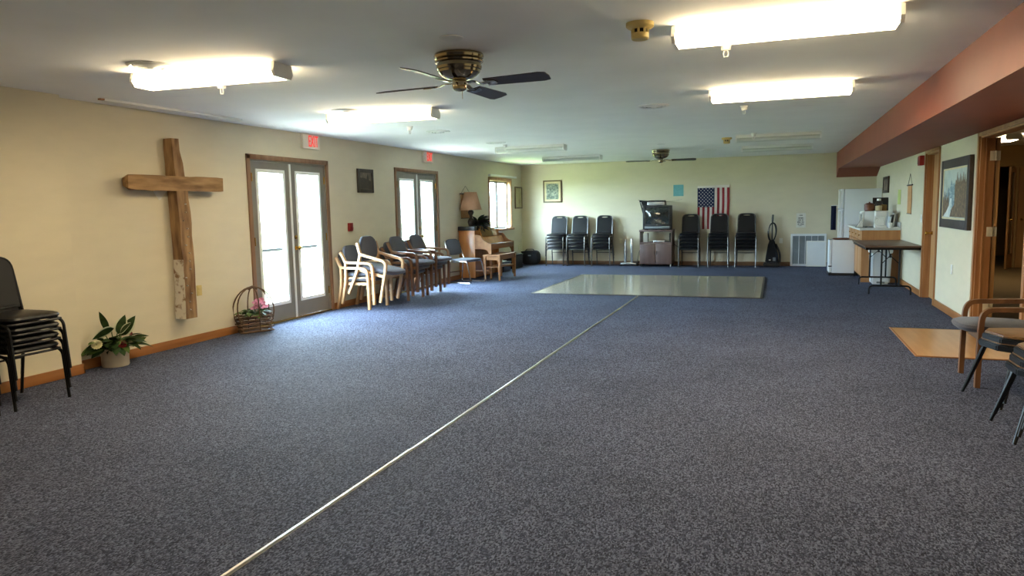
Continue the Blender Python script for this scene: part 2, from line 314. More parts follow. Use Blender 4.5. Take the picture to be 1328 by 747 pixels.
# ------------------------------------------------------------------ french doors
def french(name, y0, y1, label, handle_mat):
    r = sthing(name, label, 'door', (XL, y0, 0)); W = y1-y0; cw = 0.06
    bm = B(); box(bm, 0, 0.02, -cw, 0, 0, 2.045+cw, 0.004); box(bm, 0, 0.02, W, W+cw, 0, 2.045+cw, 0.004); box(bm, 0, 0.02, -cw, W+cw, 2.045, 2.045+cw, 0.004)
    obj('casing', bm, M['oakshade'], r)  # darker than the lit right casings: shade put into the oak colour
    bm = B(); box(bm, -0.15, 0.0, 0, 0.02, 0, 2.045); box(bm, -0.15, 0, W-0.02, W, 0, 2.045); box(bm, -0.15, 0, 0, W, 2.025, 2.045)
    obj('jamb', bm, M['taupe'], r)
    obj('threshold', bx(-0.15, 0.02, 0, W, 0, 0.02, 0.004), M['brass'], r)
    lw = (W-0.04-0.02)/2
    for k in (0, 1):
        a = 0.02+k*(lw+0.02); b = a+lw; g0, g1, gz0, gz1 = a+0.135, b-0.135, 0.255, 1.90
        bm = B(); xo, xi = -0.06, -0.015
        box(bm, xo, xi, a, g0, 0.022, 2.022); box(bm, xo, xi, g1, b, 0.022, 2.022); box(bm, xo, xi, g0, g1, 0.022, gz0); box(bm, xo, xi, g0, g1, gz1, 2.022)
        lf = obj('door_leaf', bm, M['taupe'], r)
        bm = B(); q = 0.035
        box(bm, xo-0.004, xi+0.012, g0-q, g0+0.008, gz0-q, gz1+q, 0.004); box(bm, xo-0.004, xi+0.012, g1-0.008, g1+q, gz0-q, gz1+q, 0.004)
        box(bm, xo-0.004, xi+0.012, g0, g1, gz0-q, gz0+0.01, 0.004); box(bm, xo-0.004, xi+0.012, g0, g1, gz1-0.008, gz1+q, 0.004)
        obj('glazing_frame', bm, M['white'], lf)
        obj('glass_pane', bx(-0.040, -0.034, g0, g1, gz0, gz1), M['glass'], lf)
        hy = a+0.012 if k == 0 else b-0.012
        for hz in (0.25, 1.0, 1.78): obj('hinge', lathe(B(), [(0.009, hz), (0.009, hz+0.1)], 8, (0.0, hy, 0)), M['brass'], lf)
        if k == 1:
            bm = lathe(B(), [(0.028, -0.015), (0.028, -0.008), (0.012, -0.005), (0.012, 0.03), (0.026, 0.035), (0.028, 0.05), (0.018, 0.062)], 12, (0, a+0.055, 0.93), 'x')
            lathe(bm, [(0.026, -0.015), (0.026, -0.002), (0.012, 0.004)], 12, (0, a+0.055, 1.07), 'x'); box(bm, 0.02, 0.035, a+0.05, a+0.13, 0.925, 0.94, 0.003)
            obj('handle', bm, M['brass'], lf)
    obj('astragal', bx(-0.02, 0.0, 0.02+lw-0.004, 0.02+lw+0.024, 0.022, 2.02, 0.003), M['white'], r)
    return r
french('door_1', *D1, 'nearer taupe french doors beside the wooden cross, glowing with daylight', M['brass'])
french('door_2', *D2, 'farther taupe french doors between stacked armchairs and piano', M['brass'])
# window
r = sthing('window_1', 'oak framed casement window above the piano', 'window', (XL, W1[0], 0.93)); W = W1[1]-W1[0]; hh = 2.03-0.93
bm = B(); c = 0.055
box(bm, 0, 0.02, -c, 0, -0.02, hh+c, 0.003); box(bm, 0, 0.02, W, W+c, -0.02, hh+c, 0.003); box(bm, 0, 0.02, -c, W+c, hh, hh+c, 0.003)
obj('casing', bm, M['oakv'], r)
bm = B(); box(bm, -0.15, 0.0, 0, 0.018, 0, hh); box(bm, -0.15, 0.0, W-0.018, W, 0, hh); box(bm, -0.15, 0, 0, W, hh-0.018, hh)
obj('jamb', bm, M['oakdoor'], r)
obj('window_sill', bx(-0.15, 0.06, -0.10, W+0.10, -0.045, 0.0, 0.006), M['oak'], r)
obj('mullion', bx(-0.14, -0.07, W*0.5-0.018, W*0.5+0.018, 0, hh-0.018), M['taupe'], r)
for a, b in ((0.018, W*0.5-0.018), (W*0.5+0.018, W-0.018)):
    bm = B(); q = 0.038
    for s in ((a, a+q, 0, hh-0.018), (b-q, b, 0, hh-0.018), (a+q, b-q, 0, q), (a+q, b-q, hh-0.018-q, hh-0.018)): box(bm, -0.12, -0.085, *s)
    sh = obj('sash', bm, M['taupe'], r); obj('glass_pane', bx(-0.105, -0.1, a+q, b-q, q, hh-0.018-q), M['glass'], sh)
o = tag(obj('curtain_valance_board', bx(XL, XL+0.05, 15.0, 16.75, 2.105, 2.15, 0.006), M['white']), 'white valance board mounted above the oak window', 'valance')
for k, (yy, l) in enumerate(((16.1, 'small white trinket on the window sill, left one'), (16.27, 'small white trinket on the window sill, right one'))):
    tag(obj('trinket', cushion(B(), (XL+0.01, yy, 0.955), (0.07, 0.09, 0.05), 0.8, 12, 6), M['white']), l, 'trinket', 'trinkets on the window sill')
# ------------------------------------------------------------------ right side doors
r = sthing('door_3', 'closed oak door set deep in the right wall', 'door', (XR, D3[0], 0)); W = D3[1]-D3[0]
def casing(r, W, c=0.065, m='oakv'):
    bm = B(); box(bm, -0.02, 0, -c, 0, 0, 2.045+0.04, 0.004); box(bm, -0.02, 0, W, W+c, 0, 2.045+0.04, 0.004); box(bm, -0.02, 0, -c, W+c, 2.045, 2.045+0.04, 0.004)
    obj('casing', bm, M[m], r)
casing(r, W)
bm = B(); box(bm, 0, 0.13, 0, 0.018, 0, 2.045); box(bm, 0, 0.13, W-0.018, W, 0, 2.045); box(bm, 0, 0.13, 0, W, 2.027, 2.045); box(bm, 0.07, 0.085, 0.018, 0.03, 0, 2.03); box(bm, 0.07, 0.085, W-0.03, W-0.018, 0, 2.03)
obj('jamb', bm, M['oakv'], r)
lf = obj('door_leaf', bx(0.086, 0.125, 0.02, W-0.02, 0.01, 2.025), M['oakdoor'], r)
bm = lathe(B(), [(0.028, 0.086), (0.028, 0.076), (0.011, 0.07), (0.011, 0.03), (0.024, 0.02), (0.026, 0.0), (0.016, -0.01)], 12, (0, W-0.11, 0.93), 'x')
obj('door_knob', bm, M['brass'], lf)
r = sthing('door_4', 'open oak door frame at the right edge with bright hinges', 'door', (XR, D4[0], 0)); W = D4[1]-D4[0]
casing(r, W)
bm = B(); box(bm, 0, 0.13, 0, 0.018, 0, 2.045); box(bm, 0, 0.13, W-0.018, W, 0, 2.045); box(bm, 0, 0.13, 0, W, 2.027, 2.045); box(bm, 0.045, 0.06, W-0.03, W-0.018, 0, 2.03)
obj('jamb', bm, M['oakv'], r)
lf = obj('door_leaf', bx(0.145, 0.185, W+0.012, W+0.84, 0.01, 2.03, 0.002), M['oakdoor'], r)
for hz in (0.24, 1.05, 1.84):
    bm = B(); box(bm, 0.085, 0.132, W-0.0215, W-0.017, hz-0.05, hz+0.05, 0.001); box(bm, 0.148, 0.185, W+0.0075, W+0.013, hz-0.05, hz+0.05, 0.001)
    lathe(bm, [(0.008, hz-0.05), (0.008, hz+0.05)], 8, (0.139, W-0.01, 0)); obj('hinge', bm, M['hingem'], lf)  # brass reflection painted as a pale, mostly non-metal colour
# corridor beyond
struct('floor_corridor', bx(XR+0.13, 8.0, 3.0, 21.0, -0.1, 0.0), M['corrfloor'], 'tan brown corridor floor beyond the right doorway', 'floor')
struct('ceiling_corridor', bx(XR+0.13, 8.0, 3.0, 21.0, H, H+0.1), M['ceil'], 'corridor ceiling beyond the right doorway', 'ceiling')
bm = B(); box(bm, 4.49, 8.0, 17.2, 17.35, 0, H); box(bm, XR+0.14, 4.19, 17.2, 17.35, 0, H); box(bm, 4.19, 4.49, 17.2, 17.35, 2.03, H); box(bm, XR+0.03, XR+0.14, 17.36, 20.9, 0, H); box(bm, XR+0.14, 8.0, 20.9, 21.0, 0, H)
struct('wall_corridor', bm, M['corrwall'], 'tan corridor end wall beyond the right doorway', 'wall', 0)
bm = B(); box(bm, 7.9, 8.0, 3, 21, 0, H); box(bm, XR+0.13, 8, 2.9, 3.0, 0, H)
struct('wall_corridor_side', bm, M['corrwall'], 'tan corridor side wall beyond the right doorway', 'wall', 0)
r = thing('corridor_door', 'narrow glazed door standing ajar at the corridor end', 'door', (4.48, 17.17, 0), math.radians(-114))
bm = B(); box(bm, 0, 0.10, 0, 0.035, 0.01, 2.0); box(bm, 0.43, 0.53, 0, 0.035, 0.01, 2.0); box(bm, 0.1, 0.43, 0, 0.035, 0.01, 0.3); box(bm, 0.1, 0.43, 0, 0.035, 1.9, 2.0)
obj('door_frame', bm, M['oakdoor'], r); obj('glass_panel', bx(0.1, 0.43, 0.012, 0.022, 0.3, 1.9), M['screen'], r)
obj('door_knob', lathe(B(), [(0.012, 0.035), (0.012, 0.06), (0.026, 0.065), (0.02, 0.09)], 10, (0.48, 0, 0.98), 'y'), M['brass'], r)
r = thing('corridor_side_door', 'closed glazed door on the corridor end wall at right edge', 'door', (4.57, 17.2, 0))
bm = B(); box(bm, 0, 0.12, -0.04, 0, 0.01, 2.0); box(bm, 0.68, 0.8, -0.04, 0, 0.01, 2.0); box(bm, 0.12, 0.68, -0.04, 0, 0.01, 1.0); box(bm, 0.12, 0.68, -0.04, 0, 1.85, 2.0)
obj('door_frame', bm, M['oakdoor'], r); obj('glass_panel', bx(0.12, 0.68, -0.02, -0.01, 1.0, 1.85), M['screen'], r)
obj('door_knob', lathe(B(), [(0.012, -0.035), (0.012, -0.06), (0.026, -0.065), (0.02, -0.09)], 10, (0.06, 0, 0.98), 'y'), M['brass'], r)
# ------------------------------------------------------------------ ceiling lights
def fixture(label, x, y, on, L=1.22, rz=0.0):
    r = thing('ceiling_light', label, 'light', (x, y, H), rz, 'fluorescent ceiling lights')
    h = L/2
    obj('housing', bx(-h+0.01, h-0.01, -0.100, 0.100, -0.044, 0, 0.003), M['white'], r)
    obj('diffuser', prism(B(), [(-0.103, -0.044), (0.103, -0.044), (0.116, -0.066), (0.09, -0.098), (-0.09, -0.098), (-0.116, -0.066)], 'x', -h+0.022, h-0.022), [M['lampon'], M['lensside']] if on else [M['lampoff'], M['lampoff']], r, 0)
    for p in r.children[-1].data.polygons: p.material_index = 0 if p.normal.z < -0.9 else 1
    for s in (-1, 1):
        obj('end_cap', prism(B(), [(-0.105, -0.004), (0.105, -0.004), (0.120, -0.066), (0.093, -0.102), (-0.093, -0.102), (-0.120, -0.066)], 'x', s*h, s*(h-0.022)), M['white'], r, 0)
    return r
fixture('lit fluorescent ceiling light nearest the red soffit, closest of all', 0.02, 4.56, True)
fixture('lit fluorescent ceiling light on the right, second from the camera', 0.02, 7.16, True)
fixture('unlit fluorescent ceiling light on the right, beside the yellowed smoke detector', 0.02, 11.95, False)
fixture('unlit fluorescent ceiling light on the right, nearest the far wall', 0.01, 14.3, False)
fixture('lit fluorescent ceiling light above the wooden cross', -3.88, 4.36, True, rz=0.06)
fixture('lit fluorescent ceiling light left of the near fan, second from camera', -3.93, 6.93, True, rz=0.06)
fixture('unlit fluorescent ceiling light on the left, third from the camera', -3.92, 11.9, False)
fixture('unlit fluorescent ceiling light on the left, nearest the far wall', -3.95, 14.7, False)
fixture('unseen added ceiling light behind the camera on the right', 0.02, -0.3, True)  # unseen light, added to brighten the near end
fixture('unseen added ceiling light behind the camera on the left', -3.88, -0.3, True)  # second unseen light added for the near end
r = fixture('lit corridor ceiling light seen through the right doorway', 3.62, 14.3, True, 0.6, PI/2)
for o in r.children:
    if o.name.startswith('diffuser'):
        for k in range(2): o.data.materials[k] = M['lampdim']
# ------------------------------------------------------------------ fans
def fan(label, x, y, rot):
    r = thing('ceiling_fan', label, 'fan', (x, y, H), rot, 'ceiling fans')
    obj('motor_housing', lathe(B(), [(0.14, 0.0), (0.165, -0.005), (0.17, -0.02), (0.165, -0.035), (0.155, -0.04), (0.165, -0.05), (0.162, -0.06), (0.15, -0.066), (0.155, -0.09), (0.15, -0.105), (0.145, -0.11), (0.14, -0.125), (0.12, -0.145), (0.09, -0.162), (0.055, -0.172)], 36), M['antique'], r, 25)
    obj('switch_cup', lathe(B(), [(0.04, -0.165), (0.05, -0.18), (0.05, -0.215), (0.046, -0.235), (0.03, -0.245), (0.008, -0.248)], 24), M['antique'], r)
    obj('pull_chain', tube(B(), [(0.02, 0, -0.245), (0.02, 0, -0.30)], 0.002, 5), M['brass'], r)
    rm = Matrix.Rotation(math.radians(-13), 4, 'X')
    arm0 = bl0 = None
    for k in range(4):
        if arm0 is None:
            bm = strip(B(), fillet([(0.06, 0, 0.012), (0.12, 0, 0.015), (0.16, 0, -0.005), (0.22, 0, 0.0)], 0.03), 0.03, 0.006, (0, 1, 0))
            prism(bm, [(0.2, -0.045), (0.27, -0.03), (0.29, 0), (0.27, 0.03), (0.2, 0.045), (0.23, 0)], 'z', -0.006, 0.0); xf(bm, rm)
            a = obj('blade_arm', bm, M['antique'], r); arm0 = a.data
            bm = prism(B(), [(0.2, -0.055), (0.6, -0.068), (0.645, -0.055), (0.655, 0), (0.645, 0.055), (0.6, 0.068), (0.2, 0.055)], 'z', 0.0, 0.006); xf(bm, rm)
            b = obj('blade', bm, M['bladedark'], r); bl0 = b.data
        else:
            a = place('blade_arm', arm0, r); b = place('blade', bl0, r)
        for q in (a, b): q.location = (0, 0, -0.205); q.rotation_euler = (0, 0, k*PI/2)
    return r
fan('nearer ceiling fan with polished brass motor and dark blades', -2.03, 4.64, math.radians(-5))
fan('farther ceiling fan with dark blades, near the far wall', -2.05, 14.06, math.radians(5))
# sprinklers, vents, detectors
def sprinkler(label, x, y):
    r = thing('sprinkler', label, 'sprinkler', (x, y, H), 0, 'ceiling sprinklers')
    obj('escutcheon', lathe(B(), [(0.042, 0), (0.042, -0.006), (0.034, -0.014), (0.03, -0.045), (0.02, -0.05)], 16), M['white'], r)
    bm = tube(B(), fillet([(-0.010, 0, -0.045), (-0.016, 0, -0.07), (-0.010, 0, -0.088), (0.010, 0, -0.088), (0.016, 0, -0.07), (0.010, 0, -0.045)], 0.01, 3), 0.0035, 6)
    lathe(bm, [(0.016, -0.088), (0.016, -0.091)], 10); obj('sprinkler_head', bm, M['white'], r)
for a in (('white sprinkler beside the closest right ceiling light', -0.32, 5.08), ('white sprinkler just past the second right ceiling light', -0.33, 8.35), ('white sprinkler over the third right ceiling light', -0.32, 11.65), ('white sprinkler just past the last right ceiling light', -0.33, 14.95),
          ('white sprinkler beside the lit light above the cross', -4.19, 4.83), ('white sprinkler between near french doors and ceiling fan', -4.34, 8.32), ('white sprinkler at left end of the third left light', -4.22, 11.45), ('white sprinkler just past the last left ceiling light', -4.27, 15.2)): sprinkler(*a)
def vent(label, x, y, rr=0.16):
    r = thing('ceiling_vent', label, 'vent', (x, y, H), 0, 'round ceiling vents')
    obj('rim', lathe(B(), [(rr, 0), (rr, -0.006), (rr-0.02, -0.014), (rr-0.035, -0.004), (rr-0.035, 0)], 28), M['white'], r)
    for k in range(3):
        q = rr-0.045-k*0.036; obj('cone', lathe(B(), [(q, -0.003-k*0.005), (q-0.024, -0.014-k*0.005), (q-0.028, -0.014-k*0.005), (q-0.008, -0.001-k*0.005)], 28), M['white'], r)
    obj('throat', lathe(B(), [(rr-0.03, -0.001), (0.002, -0.002)], 24), M['dark'], r)
for a in (('round ceiling vent behind the lit light above the cross', -4.13, 4.07), ('round ceiling vent behind the second left lit light', -4.22, 6.70), ('round ceiling vent above the picture between french doors', -4.27, 9.0), ('round ceiling vent beside the third left light', -4.21, 11.0), ('round ceiling vent past the second right lit light', -1.22, 7.88), ('round ceiling vent right of the far ceiling fan', -1.24, 14.7)): vent(*a)
for l, x, y in (('round blank white cover plate in front of near fan', -1.88, 4.19), ('round blank white cover plate in front of far fan', -1.86, 12.8)):
    tag(obj('cover_plate', lathe(B(), [(0.075, H), (0.075, H-0.004), (0.06, H-0.010), (0.002, H-0.011)], 24, (x, y, 0)), M['white']), l, 'plate', 'round ceiling cover plates')
def detector(label, x, y):
    r = thing('smoke_detector', label, 'detector', (x, y, H), 0, 'yellowed smoke detectors')
    obj('base', lathe(B(), [(0.08, 0), (0.08, -0.02), (0.068, -0.03), (0.045, -0.035)], 24), M['yellowed'], r)
    obj('chamber', lathe(B(), [(0.04, -0.03), (0.04, -0.06)], 16), M['dark'], r)
    bm = B()
    for k in range(8):
        a = k*PI/4; tube(bm, [(0.045*math.cos(a), 0.045*math.sin(a), -0.03), (0.045*math.cos(a), 0.045*math.sin(a), -0.065)], 0.007, 6)
    obj('cage', bm, M['yellowed'], r); obj('cap', lathe(B(), [(0.05, -0.058), (0.052, -0.085), (0.045, -0.093), (0.002, -0.094)], 20), M['yellowed'], r)
detector('yellowed smoke detector left of the closest right light', -0.75, 4.32); detector('yellowed smoke detector beside the third right light', -0.74, 12.2)
r = thing('curtain_track', 'thin white curtain track on the ceiling above the cross', 'track', (-5.62, 5.86, H), math.radians(-2))
obj('rail', bx(-0.02, 0.02, -0.86, 0.86, -0.022, 0, 0.003), M['white'], r); obj('end_stop', bx(-0.018, 0.018, -0.90, -0.86, -0.018, -0.004), M['oak'], r)
# ------------------------------------------------------------------ black stacking chairs
def make_banquet(frame_m, label, group):
    r = thing('stacking_chair', label, 'chair', (0, 0, 0), 0, group); fm = M[frame_m]
    obj('seat', cushion(B(), (0.02, 0, 0.425), (0.43, 0.42, 0.06), 0.3, 24, 8, 0.012), M['vinyl'], r)
    bm = tube(B(), [(0.20, 0.205, 0.392), (0.22, 0.15, 0.392), (0.225, 0, 0.392), (0.22, -0.15, 0.392), (0.20, -0.205, 0.392), (-0.16, -0.19, 0.392), (-0.16, 0.19, 0.392)], 0.010, 6, closed=True)
    obj('seat_frame', bm, fm, r)
    for s in (-1, 1):
        obj('leg', tube(B(), fillet([(0.245, s*0.215, 0), (0.215, s*0.212, 0.37), (0.14, s*0.205, 0.40), (-0.05, s*0.2, 0.385)], 0.05), 0.0115, 8), fm, r)
        obj('leg', tube(B(), [(-0.265, s*0.205, 0), (-0.175, s*0.19, 0.39)], 0.0115, 8), fm, r)
    obj('stretcher', tube(B(), [(-0.195, -0.192, 0.30), (-0.195, 0.192, 0.30)], 0.008, 6), fm, r)
    tl = math.radians(12); mw = Matrix.Translation((-0.175, 0, 0.40)) @ Matrix.Rotation(-tl, 4, 'Y')
    bm = tube(B(), fillet([(0, 0.19, -0.01), (0, 0.185, 0.47), (0, -0.185, 0.47), (0, -0.19, -0.01)], 0.10, 6), 0.011, 8)
    obj('back_frame', xf(bm, mw), fm, r)
    # padded back with a hand slot
    def loop(bm, pts): 
        vs = [bm.verts.new((0, y, z)) for y, z in pts]; return [bm.edges.new((vs[i], vs[(i+1) % len(vs)])) for i in range(len(vs))]
    out = [(-0.17, 0.075), (0.17, 0.075)]+[(0.172-0.09+0.09*math.cos(a*PI/12), 0.375+0.09*math.sin(a*PI/12)) for a in range(7)]+[(-0.172+0.09+0.09*math.cos(PI/2+a*PI/12), 0.375+0.09*math.sin(PI/2+a*PI/12)) for a in range(7)]
    hole = [(0.075*math.cos(a*PI/8), 0.434+(0.018 if a <= 8 else 0.012)*math.sin(a*PI/8)) for a in range(16)]
    bm = B(); es = loop(bm, out)+loop(bm, hole)
    bmesh.ops.triangle_fill(bm, use_beauty=True, edges=es)
    g = bmesh.ops.extrude_face_region(bm, geom=list(bm.faces)); bmesh.ops.translate(bm, vec=(0.03, 0, 0), verts=[v for v in g['geom'] if isinstance(v, bmesh.types.BMVert)])
    bmesh.ops.translate(bm, vec=(-0.013, 0, 0), verts=bm.verts)
    obj('backrest', xf(bm, mw), M['vinyl'], r, 30)
    bm = prism(B(), [(-0.15, 0.09), (0.15, 0.09), (0.155, 0.34), (0.10, 0.39), (-0.10, 0.39), (-0.155, 0.34)], 'x', 0.015, 0.026, bev=0.006)
    obj('back_pad', xf(bm, mw), M['vinyl'], r)
    return r
ORD5 = ['bottom chair', 'second chair up', 'middle chair', 'fourth chair up', 'top chair']
ORD4 = ['bottom chair', 'second chair up', 'third chair up', 'top chair']
ORD3 = ['bottom chair', 'middle chair', 'top chair']; ORD2 = ['bottom chair', 'top chair']
p0 = None
for x, nm in ((-4.92, 'the stack nearest the far left corner'), (-4.40, 'the second stack from the far left corner'), (-3.80, 'the stack left of the silver stand'), (-1.80, 'the stack right of the television'), (-1.165, 'the stack in front of the flag'), (-0.585, 'the stack beside the upright vacuum')):
    for k in range(5):
        lb = 'black stacking chair, '+ORD5[k]+' of '+nm; lc = (x+random.uniform(-0.004, 0.004), 16.86-0.008*k, 0.078*k)
        if p0 is None: p0 = make_banquet('greymetal', lb, 'black stacking chairs along the far wall'); p0.location = lc; p0.rotation_euler = (0, 0, -PI/2)
        else: dup(p0, lb, lc, (0, 0, -PI/2))
p1 = None
for y, nm in ((3.82, 'the stack at left edge, beside the wall step'), (3.27, 'the stack mostly cut off by the left edge')):
    for k in range(4):
        lb = 'black vinyl chair, '+ORD4[k]+' of '+nm; lc = (-5.395+0.012*k, y, 0.078*k)
        if p1 is None: p1 = make_banquet('blackmetal', lb, 'black chairs stacked at the left edge'); p1.location = lc
        else: dup(p1, lb, lc)
# ------------------------------------------------------------------ wooden armchairs
def make_armchair(label, group):
    r = thing('wooden_armchair', label, 'chair', (0, 0, 0), 0, group); wm = M['chairwood']
    for s in (-1, 1):
        y = s*0.25; W = (0, 1, 0)
        obj('arm', strip(B(), fillet([(-0.27, y, 0.745), (-0.195, y, 0.60), (-0.15, y, 0.595), (0.235, y, 0.585), (0.245, y, 0.42)], 0.085, 6), 0.042, 0.034, W), wm, r)
        obj('leg', strip(B(), [(0.2445, y, 0.42), (0.25, y, 0.0)], 0.042, 0.034, W), wm, r)
        obj('leg', strip(B(), fillet([(-0.19, y, 0.59), (-0.195, y, 0.33), (-0.27, y, 0.0)], 0.2, 6), 0.042, 0.034, W), wm, r)
        obj('seat_rail', bx(-0.2, 0.23, y-s*0.021-s*0.022, y-s*0.021, 0.345, 0.385), wm, r)
    obj('cross_rail', bx(0.20, 0.225, -0.228, 0.228, 0.335, 0.385), wm, r); obj('cross_rail', bx(-0.205, -0.18, -0.228, 0.228, 0.335, 0.385), wm, r)
    bm = cushion(B(), (0.08, 0, 0.425), (0.60, 0.47, 0.085), 0.45, 24, 8, 0.01); xf(bm, Matrix.Rotation(math.radians(-2), 4, 'Y')); obj('seat', bm, M['bluefab'], r)
    bm = cushion(B(), (0, 0, 0), (0.065, 0.47, 0.36), 0.5, 24, 10)
    for v in bm.verts: v.co.y *= 1-0.22*max(0, (v.co.z+0.02)/0.2)**2; v.co.x += -0.10*(v.co.y/0.235)**2*-0.35
    xf(bm, Matrix.Translation((-0.255, 0, 0.655)) @ Matrix.Rotation(math.radians(-14), 4, 'Y')); obj('backrest', bm, M['bluefab'], r)
    return r
_st = {}
def shade_frames(c):                                        # darker wood copy: dimmer light on these frames put into the colour
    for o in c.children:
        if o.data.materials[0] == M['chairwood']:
            if o.data.name not in _st: me = o.data.copy(); me.materials[0] = M['chairshade']; _st[o.data.name] = me; _st[me.name] = me
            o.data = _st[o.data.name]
a0 = None; G = 'wooden armchairs stacked along the left wall'
for (y, nm, posn) in ((9.17, 'the pale stack nearest the camera', [(-5.635, 0, 0), (-5.555, 0.075, 0), (-5.45, 0.165, 13)]),
                      (10.20, 'the middle stack with shade-darkened frames', [(-5.56, 0, 0), (-5.48, 0.075, 0), (-5.40, 0.15, 2)]),
                      (10.94, 'the stack in front of the far french doors', [(-5.60, 0, 0), (-5.52, 0.075, 0), (-5.44, 0.15, 2)])):
    for k, (x, z, rot) in enumerate(posn):
        lb = 'blue cushioned wooden armchair, '+ORD3[k]+' of '+nm; ro = (0, math.radians(rot), 0)
        if a0 is None: a0 = make_armchair(lb, G); a0.location = (x, y, z)
        else:
            c = dup(a0, lb, (x, y, z), ro)
            if k < 0 or 'dark' in nm or 'far' in nm: shade_frames(c)
shade_frames(dup(a0, 'single blue cushioned wooden armchair by the right doorway', (1.69, 6.40, 0.0), (0, 0, PI), 'armchairs'))
# ------------------------------------------------------------------ tan splay-legged chairs
def make_tan(label):
    r = thing('splay_leg_chair', label, 'chair', (0, 0, 0), 0, 'tan seated chairs at the right edge'); fm = M['blackmetal']
    pl = [(0.235, -0.11), (0.235, 0.11), (0.16, 0.215), (-0.2, 0.20), (-0.2, -0.20), (0.16, -0.215)]
    obj('seat', prism(B(), [(x*0.97, y*0.97) for x, y in pl], 'z', 0.412, 0.434, bev=0.009), M['tan'], r)
    obj('seat_pan', prism(B(), [(x*1.02, y*1.02) for x, y in pl], 'z', 0.372, 0.416, bev=0.008), fm, r)
    for s in (-1, 1):
        obj('leg', tube(B(), [(0.155, s*0.17, 0.385), (0.265, s*0.245, 0.0)], [0.017, 0.011], 8), fm, r)
        obj('leg', tube(B(), [(-0.155, s*0.16, 0.385), (-0.27, s*0.225, 0.0)], [0.017, 0.011], 8), fm, r)
        obj('back_upright', tube(B(), [(-0.17, s*0.17, 0.385), (-0.23, s*0.165, 0.80)], 0.011, 8), fm, r)
    obj('backrest', cushion(B(), (-0.225, 0, 0.70), (0.04, 0.38, 0.22), 0.4, 20, 8), M['tan'], r)
    return r
t0 = None
for (x, y, rz, nm, n) in ((1.63, 5.82, PI+0.25, 'the tan chair stack beside the armchair', 2), (1.575, 4.99, PI, 'the nearest tan chair stack at right edge', 3)):
    for k in range(n):
        lb = 'tan vinyl splay-legged chair, '+(ORD2 if n == 2 else ORD3)[k]+' of '+nm; lc = (x+0.02*k, y, 0.045*k)
        if t0 is None: t0 = make_tan(lb); t0.location = lc; t0.rotation_euler = (0, 0, rz)
        else: dup(t0, lb, lc, (0, 0, rz))
# ------------------------------------------------------------------ wooden cross
r = thing('wooden_cross', 'large rough-hewn timber cross hung on the left wall', 'cross', (XL, 6.02, 0))
bm = B(); rings = []; rnd = random.Random(3)
for i in range(16):
    tt = i/15; z = 0.305+tt*(2.175-0.305); wd = 0.15-0.07*max(0, (tt-0.75)/0.25)**0.8; y0 = -0.095+0.015*math.sin(tt*5)+0.012*tt; j = lambda: rnd.uniform(-0.006, 0.006)
    rings.append([bm.verts.new(p) for p in ((0.012, y0+j(), z), (0.15+j()-0.02*tt, y0+j(), z), (0.155+j()-0.02*tt, y0+wd+j(), z), (0.012, y0+wd+j(), z))])
for a, b in zip(rings, rings[1:]):
    for k in range(4): f = bm.faces.new((a[k], a[(k+1) % 4], b[(k+1) % 4], b[k]))
bm.faces.new(rings[0]); bm.faces.new(rings[-1])
bm.faces.ensure_lookup_table()
for f in bm.faces:
    c = f.calc_center_median()
    if c.z < 0.92 and c.y < -0.05 and f.normal.length >= 0 and abs(c.x-0.08) < 0.04: f.material_index = 1
obj('upright_beam', bm, [M['beam'], M['paintflake']], r, 0)
bm = B(); rings = []
for i in range(14):
    tt = i/13; y = -0.715+tt*1.28; j = lambda: rnd.uniform(-0.005, 0.005); e = 0.035 if i == 0 else 0.0
    rings.append([bm.verts.new(p) for p in ((0.06, y+e, 1.645+e+j()), (0.158+j(), y+e*0.3, 1.64+e*0.5+j()), (0.163+j(), y+e*0.3, 1.79-e*0.5+j()), (0.06, y+e, 1.79-e+j()))])
for a, b in zip(rings, rings[1:]):
    for k in range(4): bm.faces.new((a[k], a[(k+1) % 4], b[(k+1) % 4], b[k]))
bm.faces.new(rings[0]); bm.faces.new(rings[-1]); obj('crossbar', bm, M['beamh'], r, 0)
bm = B()
for k in range(14):
    z = 0.4+k*0.085; lathe(bm, [(0.008, 0.147), (0.006, 0.163)], 6, (0, -0.03+rnd.uniform(-0.03, 0.04), z), 'x')
obj('nail_head', bm, M['alu'], r)['kind'] = 'stuff'
tag(obj('paper_note', prism(B(), [(5.74, 1.66), (5.93, 1.66), (5.93, 1.64), (5.84, 1.55), (5.82, 1.55)], 'x', XL+0.002, XL+0.005), M['paper'], smooth=0), 'white paper corner tucked behind the wooden cross', 'paper')
# ------------------------------------------------------------------ plants
def leaf_bm(L, W, droop=0.25, edge=True, fold=0.12, seg=8):
    bm = B(); rows = []
    for i in range(seg+1):
        t = i/seg; wv = W/2*(math.sin(PI*min(1, t**0.75))**0.8 if 0 < t < 1 else 0.02); x = L*t; z = -droop*L*t*t
        rows.append([bm.verts.new((x, -wv, z+fold*wv)), bm.verts.new((x, -wv*0.72, z+fold*wv*0.7)), bm.verts.new((x, 0, z)), bm.verts.new((x, wv*0.72, z+fold*wv*0.7)), bm.verts.new((x, wv, z+fold*wv))])
    for a, b in zip(rows, rows[1:]):
        for k in range(4): bm.faces.new((a[k], a[k+1], b[k+1], b[k])).material_index = 1 if (edge and k in (0, 3)) else 0
    return bm
def leaf_mesh(*a, mats=('leaf', 'leafedge'), **k):
    bm = leaf_bm(*a, **k); me = bpy.data.meshes.new('leaf'); bm.to_mesh(me); bm.free()
    for x in mats: me.materials.append(M[x])
    me.polygons.foreach_set('use_smooth', [True]*len(me.polygons)); return me
